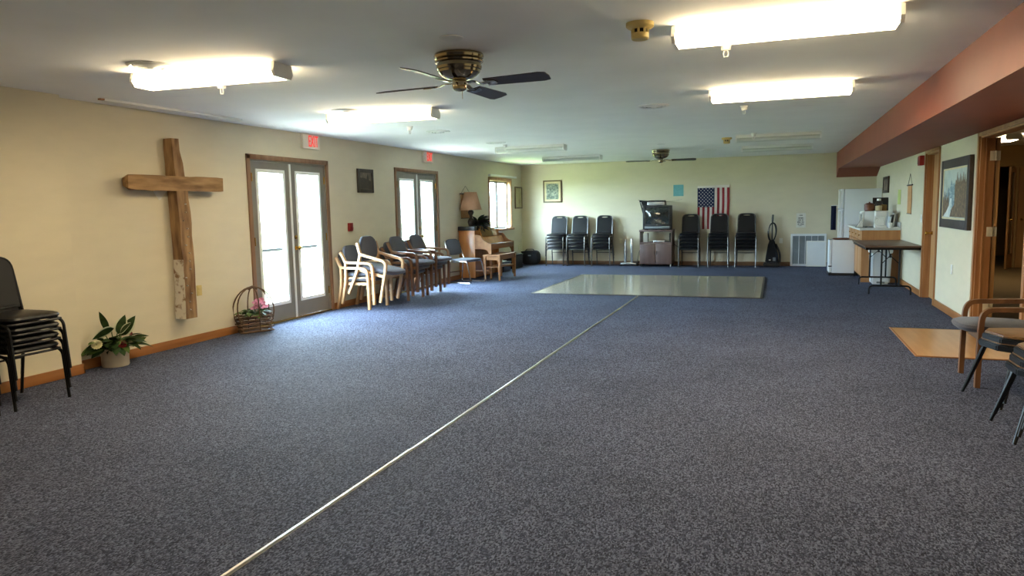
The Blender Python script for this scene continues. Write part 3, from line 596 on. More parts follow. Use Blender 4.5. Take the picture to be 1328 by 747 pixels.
def orient(loc, yaw, pitch, roll=0, s=1.0):
    return Matrix.Translation(loc) @ Matrix.Rotation(yaw, 4, 'Z') @ Matrix.Rotation(-pitch, 4, 'Y') @ Matrix.Rotation(roll, 4, 'X') @ Matrix.Scale(s, 4)
def flower_bm(R, n=14, layers=3, rn=None):
    bm = B(); rn = rn or random
    for l in range(layers):
        rr = R*(1-0.28*l)
        for k in range(n-3*l):
            a = 2*PI*k/(n-3*l)+l*0.3; up = 0.25+0.35*l
            d = Vector((math.cos(a), math.sin(a), 0)); s = Vector((-math.sin(a), math.cos(a), 0)); w_ = rr*0.32
            c = bm.verts.new(d*rr*0.12+Vector((0, 0, l*0.004))); p1 = bm.verts.new(d*rr*0.7+s*w_+Vector((0, 0, rr*up*0.7))); p2 = bm.verts.new(d*rr+Vector((0, 0, rr*up))); p3 = bm.verts.new(d*rr*0.7-s*w_+Vector((0, 0, rr*up*0.7)))
            bm.faces.new((c, p1, p2, p3))
    return bm
r = thing('potted_plant', 'potted plant with white-edged leaves in white pot beside wall step', 'plant', (-5.80, 5.04, 0))
obj('pot', lathe(B(), [(0.112, 0.0), (0.118, 0.01), (0.118, 0.165), (0.112, 0.17), (0.104, 0.165), (0.104, 0.14)], 32), M['pot'], r)
obj('soil', lathe(B(), [(0.105, 0.13), (0.105, 0.145), (0.002, 0.15)], 20), M['soil'], r)
rn = random.Random(11)
big = leaf_mesh(0.19, 0.11, 0.12); med = leaf_mesh(0.12, 0.075, 0.5, mats=('leaf', 'leaf')); pale = leaf_mesh(0.11, 0.07, 0.5, mats=('leaf2', 'leaf2')); slim = leaf_mesh(0.20, 0.065, 0.06, mats=('leaf', 'leaf'))
bm = B()
for (yaw, pit, dz) in ((0.9, 1.15, 0), (-2.2, 1.3, 0), (1.9, 1.2, 0.0), (2.6, 1.0, 0)): tube(bm, [(0, 0, 0.14), (0.05*math.cos(yaw), 0.05*math.sin(yaw), 0.26), (0.08*math.cos(yaw), 0.08*math.sin(yaw), 0.33)], 0.005, 5)
obj('stems', bm, M['stem'], r)
for (loc, yaw, pit, roll, s, me) in (((0.01, 0.08, 0.27), 0.75, 1.0, 1.2, 1.15, big), ((0, 0.05, 0.29), 0.95, 1.2, 1.3, 1.0, big), ((0.05, -0.03, 0.36), -2.0, -0.3, 0.9, 1.1, big), ((-0.02, -0.04, 0.33), -2.4, 1.3, 1.3, 1.0, slim), ((0.03, 0.05, 0.3), 0.2, 0.8, 0.9, 0.8, big)):
    place('leaf', me, r, orient(loc, yaw, pit, roll, s))
for k in range(52):
    a = rn.uniform(0, 2*PI); rad = rn.uniform(0.03, 0.11)
    if rn.random() < 0.35: a = rn.choice((-1.7, 1.1))+rn.uniform(-0.3, 0.3); rad = rn.uniform(0.1, 0.19)
    if math.cos(a) < -0.25: rad *= 0.3; a = rn.uniform(-1.7, 1.7)
    place('leaf', rn.choice((med, med, pale)), r, orient((rad*math.cos(a), rad*math.sin(a), rn.uniform(0.165, 0.26)-max(0, rad-0.11)*0.5), a+rn.uniform(-0.5, 0.5), rn.uniform(-0.1, 0.9), rn.uniform(-0.7, 0.7), rn.uniform(0.95, 1.45)))
fm_ = flower_bm(0.05); fme = bpy.data.meshes.new('flower'); fm_.to_mesh(fme); fm_.free(); fred = fme.copy(); fcr = fme.copy(); fpk = fme.copy(); fred.materials.append(M['redfl']); fcr.materials.append(M['creamfl']); fpk.materials.append(M['pink'])
for loc, yaw, me, s in (((0.02, -0.20, 0.23), -0.8, fcr, 1.0), ((0.12, 0.07, 0.20), 0.1, fcr, 0.75), ((0.12, -0.02, 0.21), -0.5, fred, 0.9), ((0.05, 0.13, 0.29), 0.2, fred, 0.7), ((0.0, 0.17, 0.29), 0.5, fred, 0.5)):
    place('flower', me, r, orient(loc, yaw, -0.9, 0, s))
# twig basket
r = thing('flower_basket', 'twig basket of pink flowers beside the near french doors', 'basket', (-5.765, 6.95, 0), math.radians(-30))
hx, hy = 0.085, 0.17
for k in range(5):
    z = 0.016+k*0.044
    for s in (-1, 1): obj('twig', tube(B(), [(s*hx+rn.uniform(-.004, .004), -hy-0.03, z), (s*hx, 0, z+rn.uniform(-.003, .003)), (s*hx, hy+0.03, z)], 0.0095, 7), M['twig'], r)
    for s in (-1, 1): obj('twig', tube(B(), [(-hx-0.02, s*hy, z+0.017), (hx+0.02, s*hy, z+0.022)], 0.009, 7), M['twig'], r)
obj('bottom', bx(-hx, hx, -hy, hy, 0.004, 0.012), M['twig'], r)
def arch(x0, x1, y0, y1, h, rr=0.008):
    return tube(B(), [(x0+(x1-x0)*(0.5-0.5*math.cos(a*PI/16)), y0+(y1-y0)*(0.5-0.5*math.cos(a*PI/16)), 0.02+(0.19 if 0 < a < 16 else 0)+(h-0.21)*max(0, math.sin(a*PI/16))**0.8) for a in range(17)], rr, 7)
for sg in (-1, 1):
    obj('handle', tube(B(), [(sg*hx*(0.95-0.75*max(0, math.sin(math.radians(q)))), 0.215*math.cos(math.radians(q)), 0.27+0.265*math.sin(math.radians(q))) for q in range(-42, 223, 12)], 0.008, 7), M['twig'], r)
obj('handle', arch(-hx-0.01, hx+0.01, -hy*0.2, hy*0.2, 0.53, 0.007), M['twig'], r)
obj('handle_wrap', tube(B(), [(-0.02, -0.05, 0.515), (0, 0, 0.535), (0.02, 0.05, 0.515)], 0.018, 8), M['twig'], r)
for k in range(42):
    a = rn.uniform(0, 2*PI); q = rn.uniform(0, 1)
    place('leaf', rn.choice((med, pale, pale)), r, orient((0.07*q*math.cos(a), 0.15*q*math.sin(a), rn.uniform(0.2, 0.265)), a+rn.uniform(-.4, .4), rn.uniform(-0.1, 0.6), rn.uniform(-.5, .5), rn.uniform(0.6, 1.0)))
bm = B()
for k in range(11):
    a = rn.uniform(0, 2*PI); q = rn.uniform(0.01, 0.08); p = Vector((0.02+0.8*q*math.cos(a), 0.075+1.3*q*math.sin(a), rn.uniform(0.27, 0.37)))
    tube(bm, [(0.02, 0.05, 0.2), p], 0.003, 5)
    place('flower', fpk, r, orient(p, rn.uniform(-1.4, 0.3), -rn.uniform(0.3, 1.1), 0, rn.uniform(0.7, 1.0)))
obj('stems', bm, M['stem'], r)
# ------------------------------------------------------------------ left wall fittings
def exit_sign(label, y):
    r = thing('exit_sign', label, 'sign', (XL, y, 2.345), 0, 'exit signs')
    obj('housing', bx(0.002, 0.045, -0.19, 0.19, -0.105, 0.09, 0.006), M['exitface'], r)
    bm = text_bm('EXIT', 0.215); xf(bm, Matrix.Translation((0.047, 0.035, -0.01)) @ Matrix.Rotation(PI/2, 4, 'Z') @ Matrix.Rotation(PI/2, 4, 'X') @ Matrix.Diagonal((0.50, 1.0, 1, 1)))
    obj('lettering', bm, M['exitred'], r, 0)
exit_sign('red lettered EXIT sign above the nearer french doors', 8.45); exit_sign('red lettered EXIT sign above the farther french doors', 11.99)
def framed(name, label, loc, rz, w, h, fw, fm, art, matw=0.0, depth=0.03, cat='picture', artsplit=None):
    """picture in its own frame: local x along the wall, +y into the room, centred"""
    r = thing(name, label, cat, loc, rz)
    bm = B()
    for s in (-1, 1):
        box(bm, s*w/2-(fw if s > 0 else 0), s*w/2+(fw if s < 0 else 0), 0.002, depth, -h/2, h/2, 0.004)
        box(bm, -w/2+fw, w/2-fw, 0.002, depth, s*h/2-(fw if s > 0 else 0), s*h/2+(fw if s < 0 else 0), 0.004)
    obj('frame', bm, fm, r)
    if matw: obj('mat_board', bx(-w/2+fw, w/2-fw, 0.004, depth-0.012, -h/2+fw, h/2-fw), M['matboard'], r)
    q = fw+matw
    obj('print', bx(-w/2+q, w/2-q, 0.006, depth-0.010, -h/2+q, h/2-q), art, r)
    return r
L_ = -PI/2   # faces +x
pr = framed('framed_picture', 'dark framed sepia picture between the two french doors', (XL, 9.835, 1.855), L_, 0.45, 0.36, 0.055, M['darkframe'], M['brownart'])
bm = prism(B(), [(-0.10, 0.01), (-0.06, 0.11), (-0.03, 0.02), (0.02, 0.04), (0.16, 0.05), (0.16, -0.12), (-0.16, -0.12), (-0.16, 0.0)], 'y', 0.018, 0.0215); obj('figure_print', bm, M['darkframe'], pr)
r = thing('fire_pull_station', 'red fire alarm pull station right of the near doors', 'alarm', (XL, 9.36, 1.165)); obj('backplate', bx(0.001, 0.03, -0.055, 0.055, -0.06, 0.06, 0.006), M['red'], r); obj('pull_handle', bx(0.03, 0.045, -0.035, 0.035, -0.03, 0.0, 0.004), M['red'], r)
def outlet(label, loc, rz, m='cream'):
    r = thing('power_outlet', label, 'outlet', loc, rz, 'wall outlets')
    obj('plate', bx(-0.037, 0.037, 0.0005, 0.007, -0.057, 0.057, 0.003), M[m], r)
    for z in (-0.022, 0.022): obj('socket', bx(-0.016, 0.016, 0.006, 0.009, z-0.013, z+0.013, 0.002), M[m], r)
outlet('cream power outlet on the wall behind the cross foot', (XL, 6.29, 0.565), L_, 'yellowed')
outlet('cream power outlet low on far wall beside silver stand', (-3.44, YF, 0.56), PI); outlet('pale power outlet on far wall beside the vacuum', (0.14, YF, 0.56), PI, 'white')
outlet('pale power outlet below the mountain painting', (XR, 9.97, 0.56), PI/2, 'white'); outlet('cream power outlet below the oak window, left one', (XL, 16.55, 0.42), L_); outlet('cream power outlet near the far left corner', (XL, 16.95, 0.42), L_)
framed('framed_certificate', 'narrow brown framed print right of the oak window', (XL, 16.94, 1.645), L_, 0.50, 0.53, 0.035, M['goldframe'], M['scroll'])
pr = framed('framed_picture', 'brown framed greenish engraving on the far wall', (-5.125, YF, 1.78), PI, 0.47, 0.54, 0.03, M['goldframe'], M['figures'], 0.05)
def scroll_hanging(label, loc, rz, w, h, cordh):
    r = thing('scroll_hanging', label, 'hanging', loc, rz, 'tan cloth scrolls')
    obj('cloth', bx(-w/2, w/2, 0.006, 0.010, -h, 0), M['tanpaper'], r)
    obj('rod', tube(B(), [(-w/2-0.05, 0.012, 0), (w/2+0.05, 0.012, 0)], 0.011, 8), M['darkframe'], r); obj('rod', tube(B(), [(-w/2-0.01, 0.012, -h), (w/2+0.01, 0.012, -h)], 0.006, 8), M['darkframe'], r)
    obj('cord', tube(B(), [(-w/2, 0.008, 0), (0, 0.008, cordh), (w/2, 0.008, 0)], 0.003, 5), M['cord'], r)
scroll_hanging('tan cloth scroll hanging behind the piano lamp', (XL, 13.70, 1.70), L_, 0.50, 0.49, 0.16)
scroll_hanging('tan cloth scroll hanging on the right wall by the oak door', (XR, 13.06, 1.635), PI/2, 0.36, 0.45, 0.18)
# ------------------------------------------------------------------ piano corner
r = thing('spinet_piano', 'light oak spinet piano against the left wall below the window', 'piano', (-5.58, 13.9, 0))
ya, yb = -0.65, 0.68
for s, y in ((0, ya), (1, yb-0.04)):
    obj('side_panel', bx(-0.325, 0.02, y, y+0.04, 0.03, 0.945, 0.006), M['pianowood'], r)
    cur = [(0.02, 0.60), (0.22, 0.60), (0.27, 0.585), (0.305, 0.54), (0.32, 0.45), (0.365, 0.45), (0.365, 0.705), (0.31, 0.715), (0.25, 0.735), (0.20, 0.77), (0.165, 0.83), (0.12, 0.88), (0.02, 0.89)]
    obj('cheek', prism(B(), cur, 'y', y, y+0.04, bev=0.003), M['pianotop'], r)
    yc = y+0.02; bm = prism(B(), [(0.318, yc-0.024), (0.366, yc-0.024), (0.366, yc+0.024), (0.318, yc+0.024)], 'z', 0.03, 0.46)
    for v in bm.verts:
        if v.co.z < 0.1: v.co.x = 0.342+(v.co.x-0.342)*0.65; v.co.y = yc+(v.co.y-yc)*0.65
    obj('leg', bm, M['pianotop'], r); obj('caster', lathe(B(), [(0.014, -0.01), (0.014, 0.01)], 10, (0.342, yc, 0.016), 'y'), M['brass'], r)
    obj('stretcher', bx(0.02, 0.33, y+0.008, y+0.032, 0.16, 0.19), M['pianotop'], r)
obj('lid', bx(-0.335, 0.03, ya-0.01, yb+0.01, 0.945, 0.968, 0.005), M['pianowood'], r)
obj('upper_panel', bx(-0.01, 0.015, ya+0.04, yb-0.04, 0.72, 0.945), M['pianowood'], r)
obj('lower_panel', bx(-0.06, -0.035, ya+0.04, yb-0.04, 0.03, 0.62), M['pianowood'], r)
obj('back_panel', bx(-0.325, -0.30, ya+0.04, yb-0.04, 0.03, 0.945), M['pianowood'], r)
obj('key_bed', bx(-0.05, 0.345, ya+0.04, yb-0.04, 0.60, 0.645), M['pianotop'], r)
obj('key_slip', bx(0.335, 0.36, ya+0.04, yb-0.04, 0.59, 0.70, 0.004), M['pianotop'], r)
obj('fallboard', prism(B(), [(0.16, 0.69), (0.175, 0.69), (0.10, 0.83), (0.085, 0.83)], 'y', ya+0.04, yb-0.04), M['pianowood'], r)
bm = B()
for k in range(52):
    y = ya+0.06+k*0.0232; box(bm, 0.18, 0.33, y+0.0006, y+0.0226, 0.66, 0.683)
ks = obj('white_keys', bm, M['ivory'], r); ks['kind'] = 'stuff'
bm = B()
for k in range(51):
    if k % 7 not in (1, 4): box(bm, 0.18, 0.275, ya+0.06+(k+1)*0.0232-0.006, ya+0.06+(k+1)*0.0232+0.006, 0.683, 0.695)
ks = obj('black_keys', bm, M['blackplastic'], r); ks['kind'] = 'stuff'
obj('music_desk', prism(B(), [(0.06, 0.835), (0.075, 0.835), (0.02, 1.00), (0.005, 1.00)], 'y', -0.42, 0.45), M['pianowood'], r)
obj('music_ledge', bx(0.05, 0.115, -0.42, 0.45, 0.825, 0.838), M['pianowood'], r)
for k in range(3): obj('pedal', bx(-0.04, 0.06, -0.07+k*0.06, -0.05+k*0.06, 0.03, 0.042, 0.004), M['brass'], r)
r = thing('piano_bench', 'light oak bench pulled up to the spinet piano', 'bench', (-5.16, 13.58, 0))
obj('seat', bx(-0.18, 0.18, -0.48, 0.48, 0.475, 0.50, 0.006), M['pianotop'], r)
obj('apron', bx(-0.155, 0.155, -0.44, 0.44, 0.395, 0.475), M['pianotop'], r)
for sx in (-1, 1):
    for sy in (-1, 1):
        bm = prism(B(), [(-0.025, -0.025), (0.025, -0.025), (0.025, 0.025), (-0.025, 0.025)], 'z', 0, 0.47)
        for v in bm.verts:
            k = 0.65 if v.co.z < 0.1 else 1; v.co.x = sx*0.15+v.co.x*k; v.co.y = sy*0.44+v.co.y*k
        obj('leg', bm, M['pianotop'], r)
obj('shelf', bx(-0.13, 0.13, -0.42, 0.42, 0.25, 0.265), M['pianotop'], r)
tag(obj('music_case', bx(-5.93, -5.57, 13.275, 13.39, 0.9685, 1.05, 0.01), M['blackplastic']), 'flat black case lying on the near end of the piano', 'case')
r = thing('table_lamp', 'table lamp with pleated tan shade standing on the piano', 'lamp', (-5.735, 13.50, 0.969))
obj('base', lathe(B(), [(0.09, 0), (0.09, 0.015), (0.05, 0.03), (0.035, 0.06), (0.06, 0.12), (0.07, 0.17), (0.05, 0.22), (0.022, 0.25), (0.03, 0.28), (0.03, 0.30), (0.05, 0.33), (0.06, 0.36), (0.05, 0.39), (0.02, 0.41)], 20), M['darkframe'], r)
obj('stem', tube(B(), [(0, 0, 0.40), (0, 0, 0.72)], 0.006, 6), M['brass'], r)
bm = B(); rings = []
for (rr, z) in ((0.218, 0.41), (0.122, 0.755)):
    rings.append([bm.verts.new(((rr+(0.003 if k % 2 else -0.003))*math.cos(2*PI*k/72), (rr+(0.003 if k % 2 else -0.003))*math.sin(2*PI*k/72), z)) for k in range(72)])
for k in range(72): bm.faces.new((rings[0][k], rings[0][(k+1) % 72], rings[1][(k+1) % 72], rings[1][k]))
sh = obj('lamp_shade', bm, M['shade'], r, 20); md = sh.modifiers.new('thickness', 'SOLIDIFY'); md.thickness = 0.003
for rr, z in ((0.219, 0.41), (0.123, 0.755)): obj('shade_rim', tube(B(), [(rr*math.cos(k*PI/18), rr*math.sin(k*PI/18), z) for k in range(36)], 0.006, 6, closed=True), M['shadetrim'], r)
bm = B()
for k in range(3): tube(bm, [(0, 0, 0.70), (0.122*math.cos(k*2.1), 0.122*math.sin(k*2.1), 0.75)], 0.002, 4)
obj('shade_spider', bm, M['brass'], r)
r = thing('flower_arrangement', 'dark artificial flower arrangement on the piano below the lamp', 'plant', (-5.70, 13.74, 0.969))
obj('bowl', lathe(B(), [(0.05, 0), (0.09, 0.04), (0.10, 0.06), (0.09, 0.06), (0.002, 0.03)], 16), M['darkframe'], r)
dk = leaf_mesh(0.15, 0.055, 0.5, mats=('leaf', 'leaf'))
dl = leaf_mesh(0.16, 0.06, 0.7, mats=('cord', 'cord'))
for k in range(90):
    a = rn.uniform(-1.75, 1.75); place('leaf', rn.choice((dk, dl, dl)), r, orient((0.05*math.cos(a), 0.09*math.sin(a), rn.uniform(0.06, 0.18)), a, rn.uniform(0.0, 1.2), rn.uniform(-.6, .6), rn.uniform(1.0, 1.6)))
bm = B()
for k in range(9):
    a = rn.uniform(-1.9, 1.9); q = rn.uniform(0.1, 0.17); tube(bm, [(0, 0, 0.05), (q*0.6*math.cos(a), q*0.8*math.sin(a), 0.22), (q*math.cos(a), q*1.3*math.sin(a), rn.uniform(0.16, 0.26))], 0.004, 5)
obj('twigs', bm, M['cord'], r)
r = thing('songbook', 'tan spiral songbook standing on the piano music desk', 'book', (-5.495, 13.80, 0.839), 0)
bm = bx(-0.006, 0.006, -0.30, 0.30, 0.0, 0.225, 0.002); xf(bm, Matrix.Rotation(math.radians(-18), 4, 'Y')); obj('cover', bm, M['book'], r)
bm = B()
for k in range(24): tube(bm, [(0.008*math.cos(a*PI/4), -0.276+k*0.024, 0.225+0.008*math.sin(a*PI/4)) for a in range(8)], 0.0025, 4, closed=True)
xf(bm, Matrix.Rotation(math.radians(-18), 4, 'Y')); obj('spiral', bm, M['cord'], r)
# chrome sled chair
r = thing('chrome_sled_chair', 'dark padded chair on chrome sled base left of the piano', 'chair', (-5.53, 12.70, 0), math.radians(-14))
for s in (-1, 1):
    y = s*0.23
    obj('sled_leg', tube(B(), fillet([(-0.23, y, 0.90-0.45), (-0.28, y, 0.011), (0.30, y, 0.011), (0.20, y, 0.42), (-0.20, y, 0.40)], 0.05, 5), 0.011, 8), M['chrome'], r)
    obj('back_upright', tube(B(), fillet([(-0.18, y*0.95, 0.40), (-0.24, y*0.95, 0.52), (-0.33, y*0.95, 0.80)], 0.06), 0.011, 8), M['chrome'], r)
obj('crossbar', tube(B(), [(0.18, -0.23, 0.41), (0.18, 0.23, 0.41)], 0.010, 8), M['chrome'], r); obj('crossbar', tube(B(), [(-0.26, -0.23, 0.2), (-0.26, 0.23, 0.2)], 0.010, 8), M['chrome'], r)
obj('seat', cushion(B(), (0.02, 0, 0.445), (0.46, 0.44, 0.05), 0.3, 24, 8), M['bluefab'], r)
bm = cushion(B(), (0, 0, 0), (0.045, 0.42, 0.32), 0.3, 24, 10); xf(bm, Matrix.Translation((-0.285, 0, 0.675)) @ Matrix.Rotation(math.radians(-17), 4, 'Y')); obj('backrest', bm, M['bluefab'], r)
# floor items in the far left corner
r = thing('duffel_bag', 'black bag sitting in the far left corner', 'bag', (-5.64, 16.98, 0))
bm = cushion(B(), (0, 0, 0.18), (0.46, 0.28, 0.35), 0.35, 24, 10); obj('body', bm, M['darkcloth'], r)
obj('flap', bx(-0.21, 0.21, -0.148, 0.0, 0.30, 0.335, 0.012), M['darkcloth'], r); obj('handle', tube(B(), fillet([(-0.12, -0.06, 0.33), (-0.09, -0.06, 0.385), (0.09, -0.06, 0.385), (0.12, -0.06, 0.33)], 0.03), 0.010, 6), M['blackplastic'], r); obj('clasp', bx(-0.02, 0.05, -0.157, -0.145, 0.22, 0.25, 0.003), M['silver'], r)
def tote(label, x, y, sx, sy, sz, m):
    r = thing('storage_tote', label, 'box', (x, y, 0)); bm = prism(B(), [(-sx*.46, -sy*.46), (sx*.46, -sy*.46), (sx*.46, sy*.46), (-sx*.46, sy*.46)], 'z', 0.0, sz-0.03, bev=0.01)
    for v in bm.verts:
        if v.co.z > sz*0.5: v.co.x *= 1.06; v.co.y *= 1.06
    obj('body', bm, M[m], r); obj('lid', bx(-sx/2, sx/2, -sy/2, sy/2, sz-0.035, sz, 0.01), M[m], r)
tote('dark grey storage tote on the floor beyond the piano bench', -5.74, 15.95, 0.34, 0.52, 0.33, 'darkcloth'); tote('low black storage tote half hidden behind the piano bench', -5.72, 15.05, 0.36, 0.5, 0.22, 'blackplastic')
tag(obj('folded_paper', bx(-5.78, -5.62, 14.98, 15.2, 0.2205, 0.235, 0.003), M['paper']), 'white folded papers on the low black tote', 'paper')
# ------------------------------------------------------------------ dance floor, strip, laminate patch
r = thing('dance_floor', 'shiny grey-beige dance floor laid on the carpet', 'dance floor', (-1.94, 12.87, 0)); hx, hy = 1.775, 1.65
obj('surface', bx(-hx, hx, -hy, hy, 0.001, 0.010), M['dance'], r)
for s in (-1, 1):
    obj('edge_trim', bx(s*hx-0.015, s*hx+0.015, -hy-0.015, hy+0.015, 0.0005, 0.013, 0.003), M['greymetal'], r); obj('edge_trim', bx(-hx-0.015, hx+0.015, s*hy-0.015, s*hy+0.015, 0.0005, 0.0125, 0.003), M['greymetal'], r)
r = thing('carpet_seam_strip', 'long thin metal strip covering the carpet seam', 'strip', (-1.98, 0, 0))
yy = -1.2; k = 0
while yy < 11.15:
    y2 = min(yy+2.44, 11.18); dx = (0.004, -0.003, 0.002, -0.002, 0.003, 0)[k % 6]
    obj('strip_section', prism(B(), [(-0.017+dx, 0.0005), (-0.006+dx, 0.007), (0.006+dx, 0.007), (0.017+dx, 0.0005)], 'y', yy, y2-0.004), M['alu'], r, 0); yy = y2; k += 1
r = thing('laminate_patch', 'pale wood laminate patch on the floor before the right doorway', 'flooring', (1.23, 7.27, 0))
obj('surface', bx(0, 1.05, 0, 1.57, 0.0005, 0.008), M['lamin'], r)
obj('edge_strip', bx(-0.02, 0.0, -0.02, 1.59, 0.0005, 0.010, 0.002), M['oak'], r); obj('edge_strip', bx(0, 1.05, 1.57, 1.59, 0.0005, 0.010, 0.002), M['darkframe'], r); obj('edge_strip', bx(0, 1.05, -0.02, 0.0, 0.0005, 0.010, 0.002), M['oak'], r)
# ------------------------------------------------------------------ far wall: television, stand, vacuum, flag
r = thing('silver_stand', 'silver two-column stand on a low wheeled base by far wall', 'stand', (-3.20, 16.93, 0))
obj('base', bx(-0.19, 0.19, -0.11, 0.11, 0.035, 0.075, 0.01), M['silver'], r)
for x in (-0.17, 0.17): obj('foot', bx(x-0.03, x+0.03, -0.12, 0.12, 0.0, 0.036, 0.008), M['blackplastic'], r)
obj('foot', bx(0.10, 0.22, -0.10, 0.10, 0.06, 0.09, 0.012), M['blackplastic'], r)
obj('tapered_column', lathe(B(), [(0.02, 0.075), (0.03, 0.09), (0.036, 0.2), (0.037, 0.3), (0.03, 0.45), (0.018, 0.58), (0.01, 0.62)], 20, (-0.085, 0.02, 0)), M['silver'], r)
obj('square_column', bx(0.045, 0.10, -0.05, 0.0, 0.075, 0.635, 0.006), M['silver'], r)
r = thing('television_cabinet', 'dark wood television cabinet with open shelf and two doors', 'cabinet', (-2.535, 16.88, 0)); hw = 0.365
for s in (-1, 1): obj('side_panel', bx(s*hw-(0.02 if s > 0 else 0), s*hw+(0.02 if s < 0 else 0), -0.23, 0.23, 0.06, 0.82), M['tvwood'], r)
obj('top', bx(-hw-0.01, hw+0.01, -0.245, 0.24, 0.80, 0.84, 0.004), M['tvwood'], r); obj('shelf', bx(-hw+0.02, hw-0.02, -0.23, 0.22, 0.525, 0.56), M['tvwood'], r); obj('bottom', bx(-hw+0.02, hw-0.02, -0.22, 0.22, 0.06, 0.085), M['tvwood'], r)
for s in (-1, 1):
    d = obj('door', bx(min(s*0.004, s*(hw-0.004)), max(s*0.004, s*(hw-0.004)), -0.25, -0.232, 0.07, 0.52, 0.002), M['tvwood'], r)
    obj('handle', tube(B(), fillet([(s*0.03, -0.25, 0.28), (s*0.03, -0.272, 0.285), (s*0.03, -0.272, 0.355), (s*0.03, -0.25, 0.36)], 0.01), 0.005, 6), M['blackmetal'], d)
for x in (-0.33, 0.33):
    for y in (-0.2, 0.2): obj('caster', lathe(B(), [(0.03, -0.012), (0.03, 0.012)], 12, (x, y, 0.03), 'x'), M['white'] if x > 0 and y < 0 else M['blackplastic'], r)
tag(obj('disc_player', bx(-2.60, -2.34, 16.68, 16.95, 0.561, 0.60, 0.004), M['silver']), 'slim silver player on the television cabinet shelf', 'player')
for k, (x, wd, l) in enumerate(((-2.78, 0.10, 'white boxed tape standing left on the cabinet shelf'), (-2.235, 0.012, 'thin dark folder standing right on the cabinet shelf'))):
    tag(obj('video_box', bx(x-wd/2, x+wd/2, 16.72, 16.90, 0.561, 0.76, 0.003), M['paper'] if k == 0 else M['blackplastic']), l, 'box')
tvc = r
r = thing('television', 'dark tube television on the wooden cabinet', 'television', (-2.505, 16.90, 0.84))
bm = box(B(), -0.325, 0.325, -0.26, -0.10, 0.012, 0.55, 0.02)
obj('front_shell', bm, M['blackplastic'], r)
bm = prism(B(), [(-0.315, 0.02), (0.315, 0.02), (0.315, 0.54), (-0.315, 0.54)], 'y', -0.10, 0.24)
for v in bm.verts:
    if v.co.y > 0: v.co.x *= 0.7; v.co.z = 0.06+(v.co.z-0.02)*0.72
obj('back_shell', bm, M['blackplastic'], r)
bm = B(); n = 10; g = []
for i in range(n+1):
    g.append([bm.verts.new((-0.255+0.51*j/n, -0.262-0.022*(1-((j/n-0.5)*2)**2)*(1-((i/n-0.5)*2)**2)-0.004, 0.13+0.38*i/n)) for j in range(n+1)])
for i in range(n):
    for j in range(n): bm.faces.new((g[i][j], g[i][j+1], g[i+1][j+1], g[i+1][j]))
obj('screen', bm, M['screen'], r, 80)
bm = B()
for s in ((-0.29, -0.258, 0.10, 0.535), (0.258, 0.29, 0.10, 0.535), (-0.258, 0.258, 0.51, 0.535), (-0.258, 0.258, 0.10, 0.13)): box(bm, s[0], s[1], -0.275, -0.255, s[2], s[3], 0.004)
obj('bezel', bm, M['blackplastic'], r); obj('control_strip', bx(-0.28, 0.28, -0.272, -0.258, 0.03, 0.085, 0.004), M['tealwall'], r); obj('badge', bx(-0.02, 0.02, -0.276, -0.270, 0.108, 0.118), M['silver'], r)
for x in (-0.25, 0.25): obj('foot', bx(x-0.04, x+0.04, -0.24, 0.1, 0, 0.014), M['blackplastic'], r)
r = thing('video_recorder', 'silver video recorder on top of the television', 'recorder', (-2.53, 16.76, 1.392))
obj('body', bx(-0.20, 0.20, -0.13, 0.13, 0.0, 0.085, 0.004), M['blackplastic'], r); obj('front_panel', bx(-0.195, 0.195, -0.142, -0.13, 0.006, 0.08, 0.003), M['silver'], r); obj('tape_slot', bx(-0.15, 0.02, -0.1435, -0.141, 0.05, 0.066), M['tealwall'], r)
r = thing('black_cables', 'tangle of black cables on top of the video recorder', 'cable', (-2.53, 16.76, 1.478))
pts = [(0.2*math.sin(k*0.9)+0.02*math.sin(k*2.3), 0.08*math.cos(k*1.7), 0.012+0.008*math.sin(k*1.3)) for k in range(40)]; obj('cord', tube(B(), pts, 0.009, 6), M['cord'], r)
r = thing('rabbit_ear_antenna', 'rabbit ear antenna lying flat behind the television top', 'antenna', (-2.50, 16.98, 1.34))
obj('base', bx(-0.05, 0.05, -0.04, 0.04, 0.02, 0.12, 0.01), M['blackplastic'], r); obj('rod', tube(B(), [(0, 0, 0.11), (-0.50, 0.05, 0.185)], 0.004, 6), M['blackmetal'], r); obj('rod', tube(B(), [(0, 0, 0.11), (0.50, 0.05, 0.175)], 0.0025, 6), M['greymetal'], r)
bm = prism(B(), [(-2.985, 1.515), (-2.74, 1.50), (-2.79, 1.36), (-2.86, 1.19), (-2.90, 1.2)], 'y', 17.075, 17.083)
r = tag(obj('pennant', bm, M['darkcloth'], smooth=0), 'dark spotted triangular pennant hanging left of the television', 'pennant')
bm = B()
for k in range(12): z = 1.46-k*0.02; box(bm, -2.955+k*0.008, -2.935+k*0.008, 17.071, 17.074, z, z+0.009)
obj('white_dashes', bm, M['flagwhite'], r, 0)
for pts in ([(-2.91, 17.0, 0.52), (-2.98, 17.02, 0.3), (-3.03, 17.0, 0.04), (-3.0, 16.95, 0.006), (-2.93, 17.06, 0.006)], [(-2.165, 17.0, 0.5), (-2.05, 17.05, 0.40), (-1.95, 17.15, 0.42), (-1.9, 17.19, 0.5)]):
    obj('power_cord', tube(B(), fillet([(x+2.535, y-16.88, z) for x, y, z in pts], 0.05), 0.006, 6), M['cord'], tvc)
r = thing('wall_poster', 'blue-green printed sheet taped on wall above the television', 'paper', (-2.10, YF, 1.725), PI)
obj('sheet', bx(-0.115, 0.115, 0.001, 0.004, -0.13, 0.13), M['bluepaper'], r)
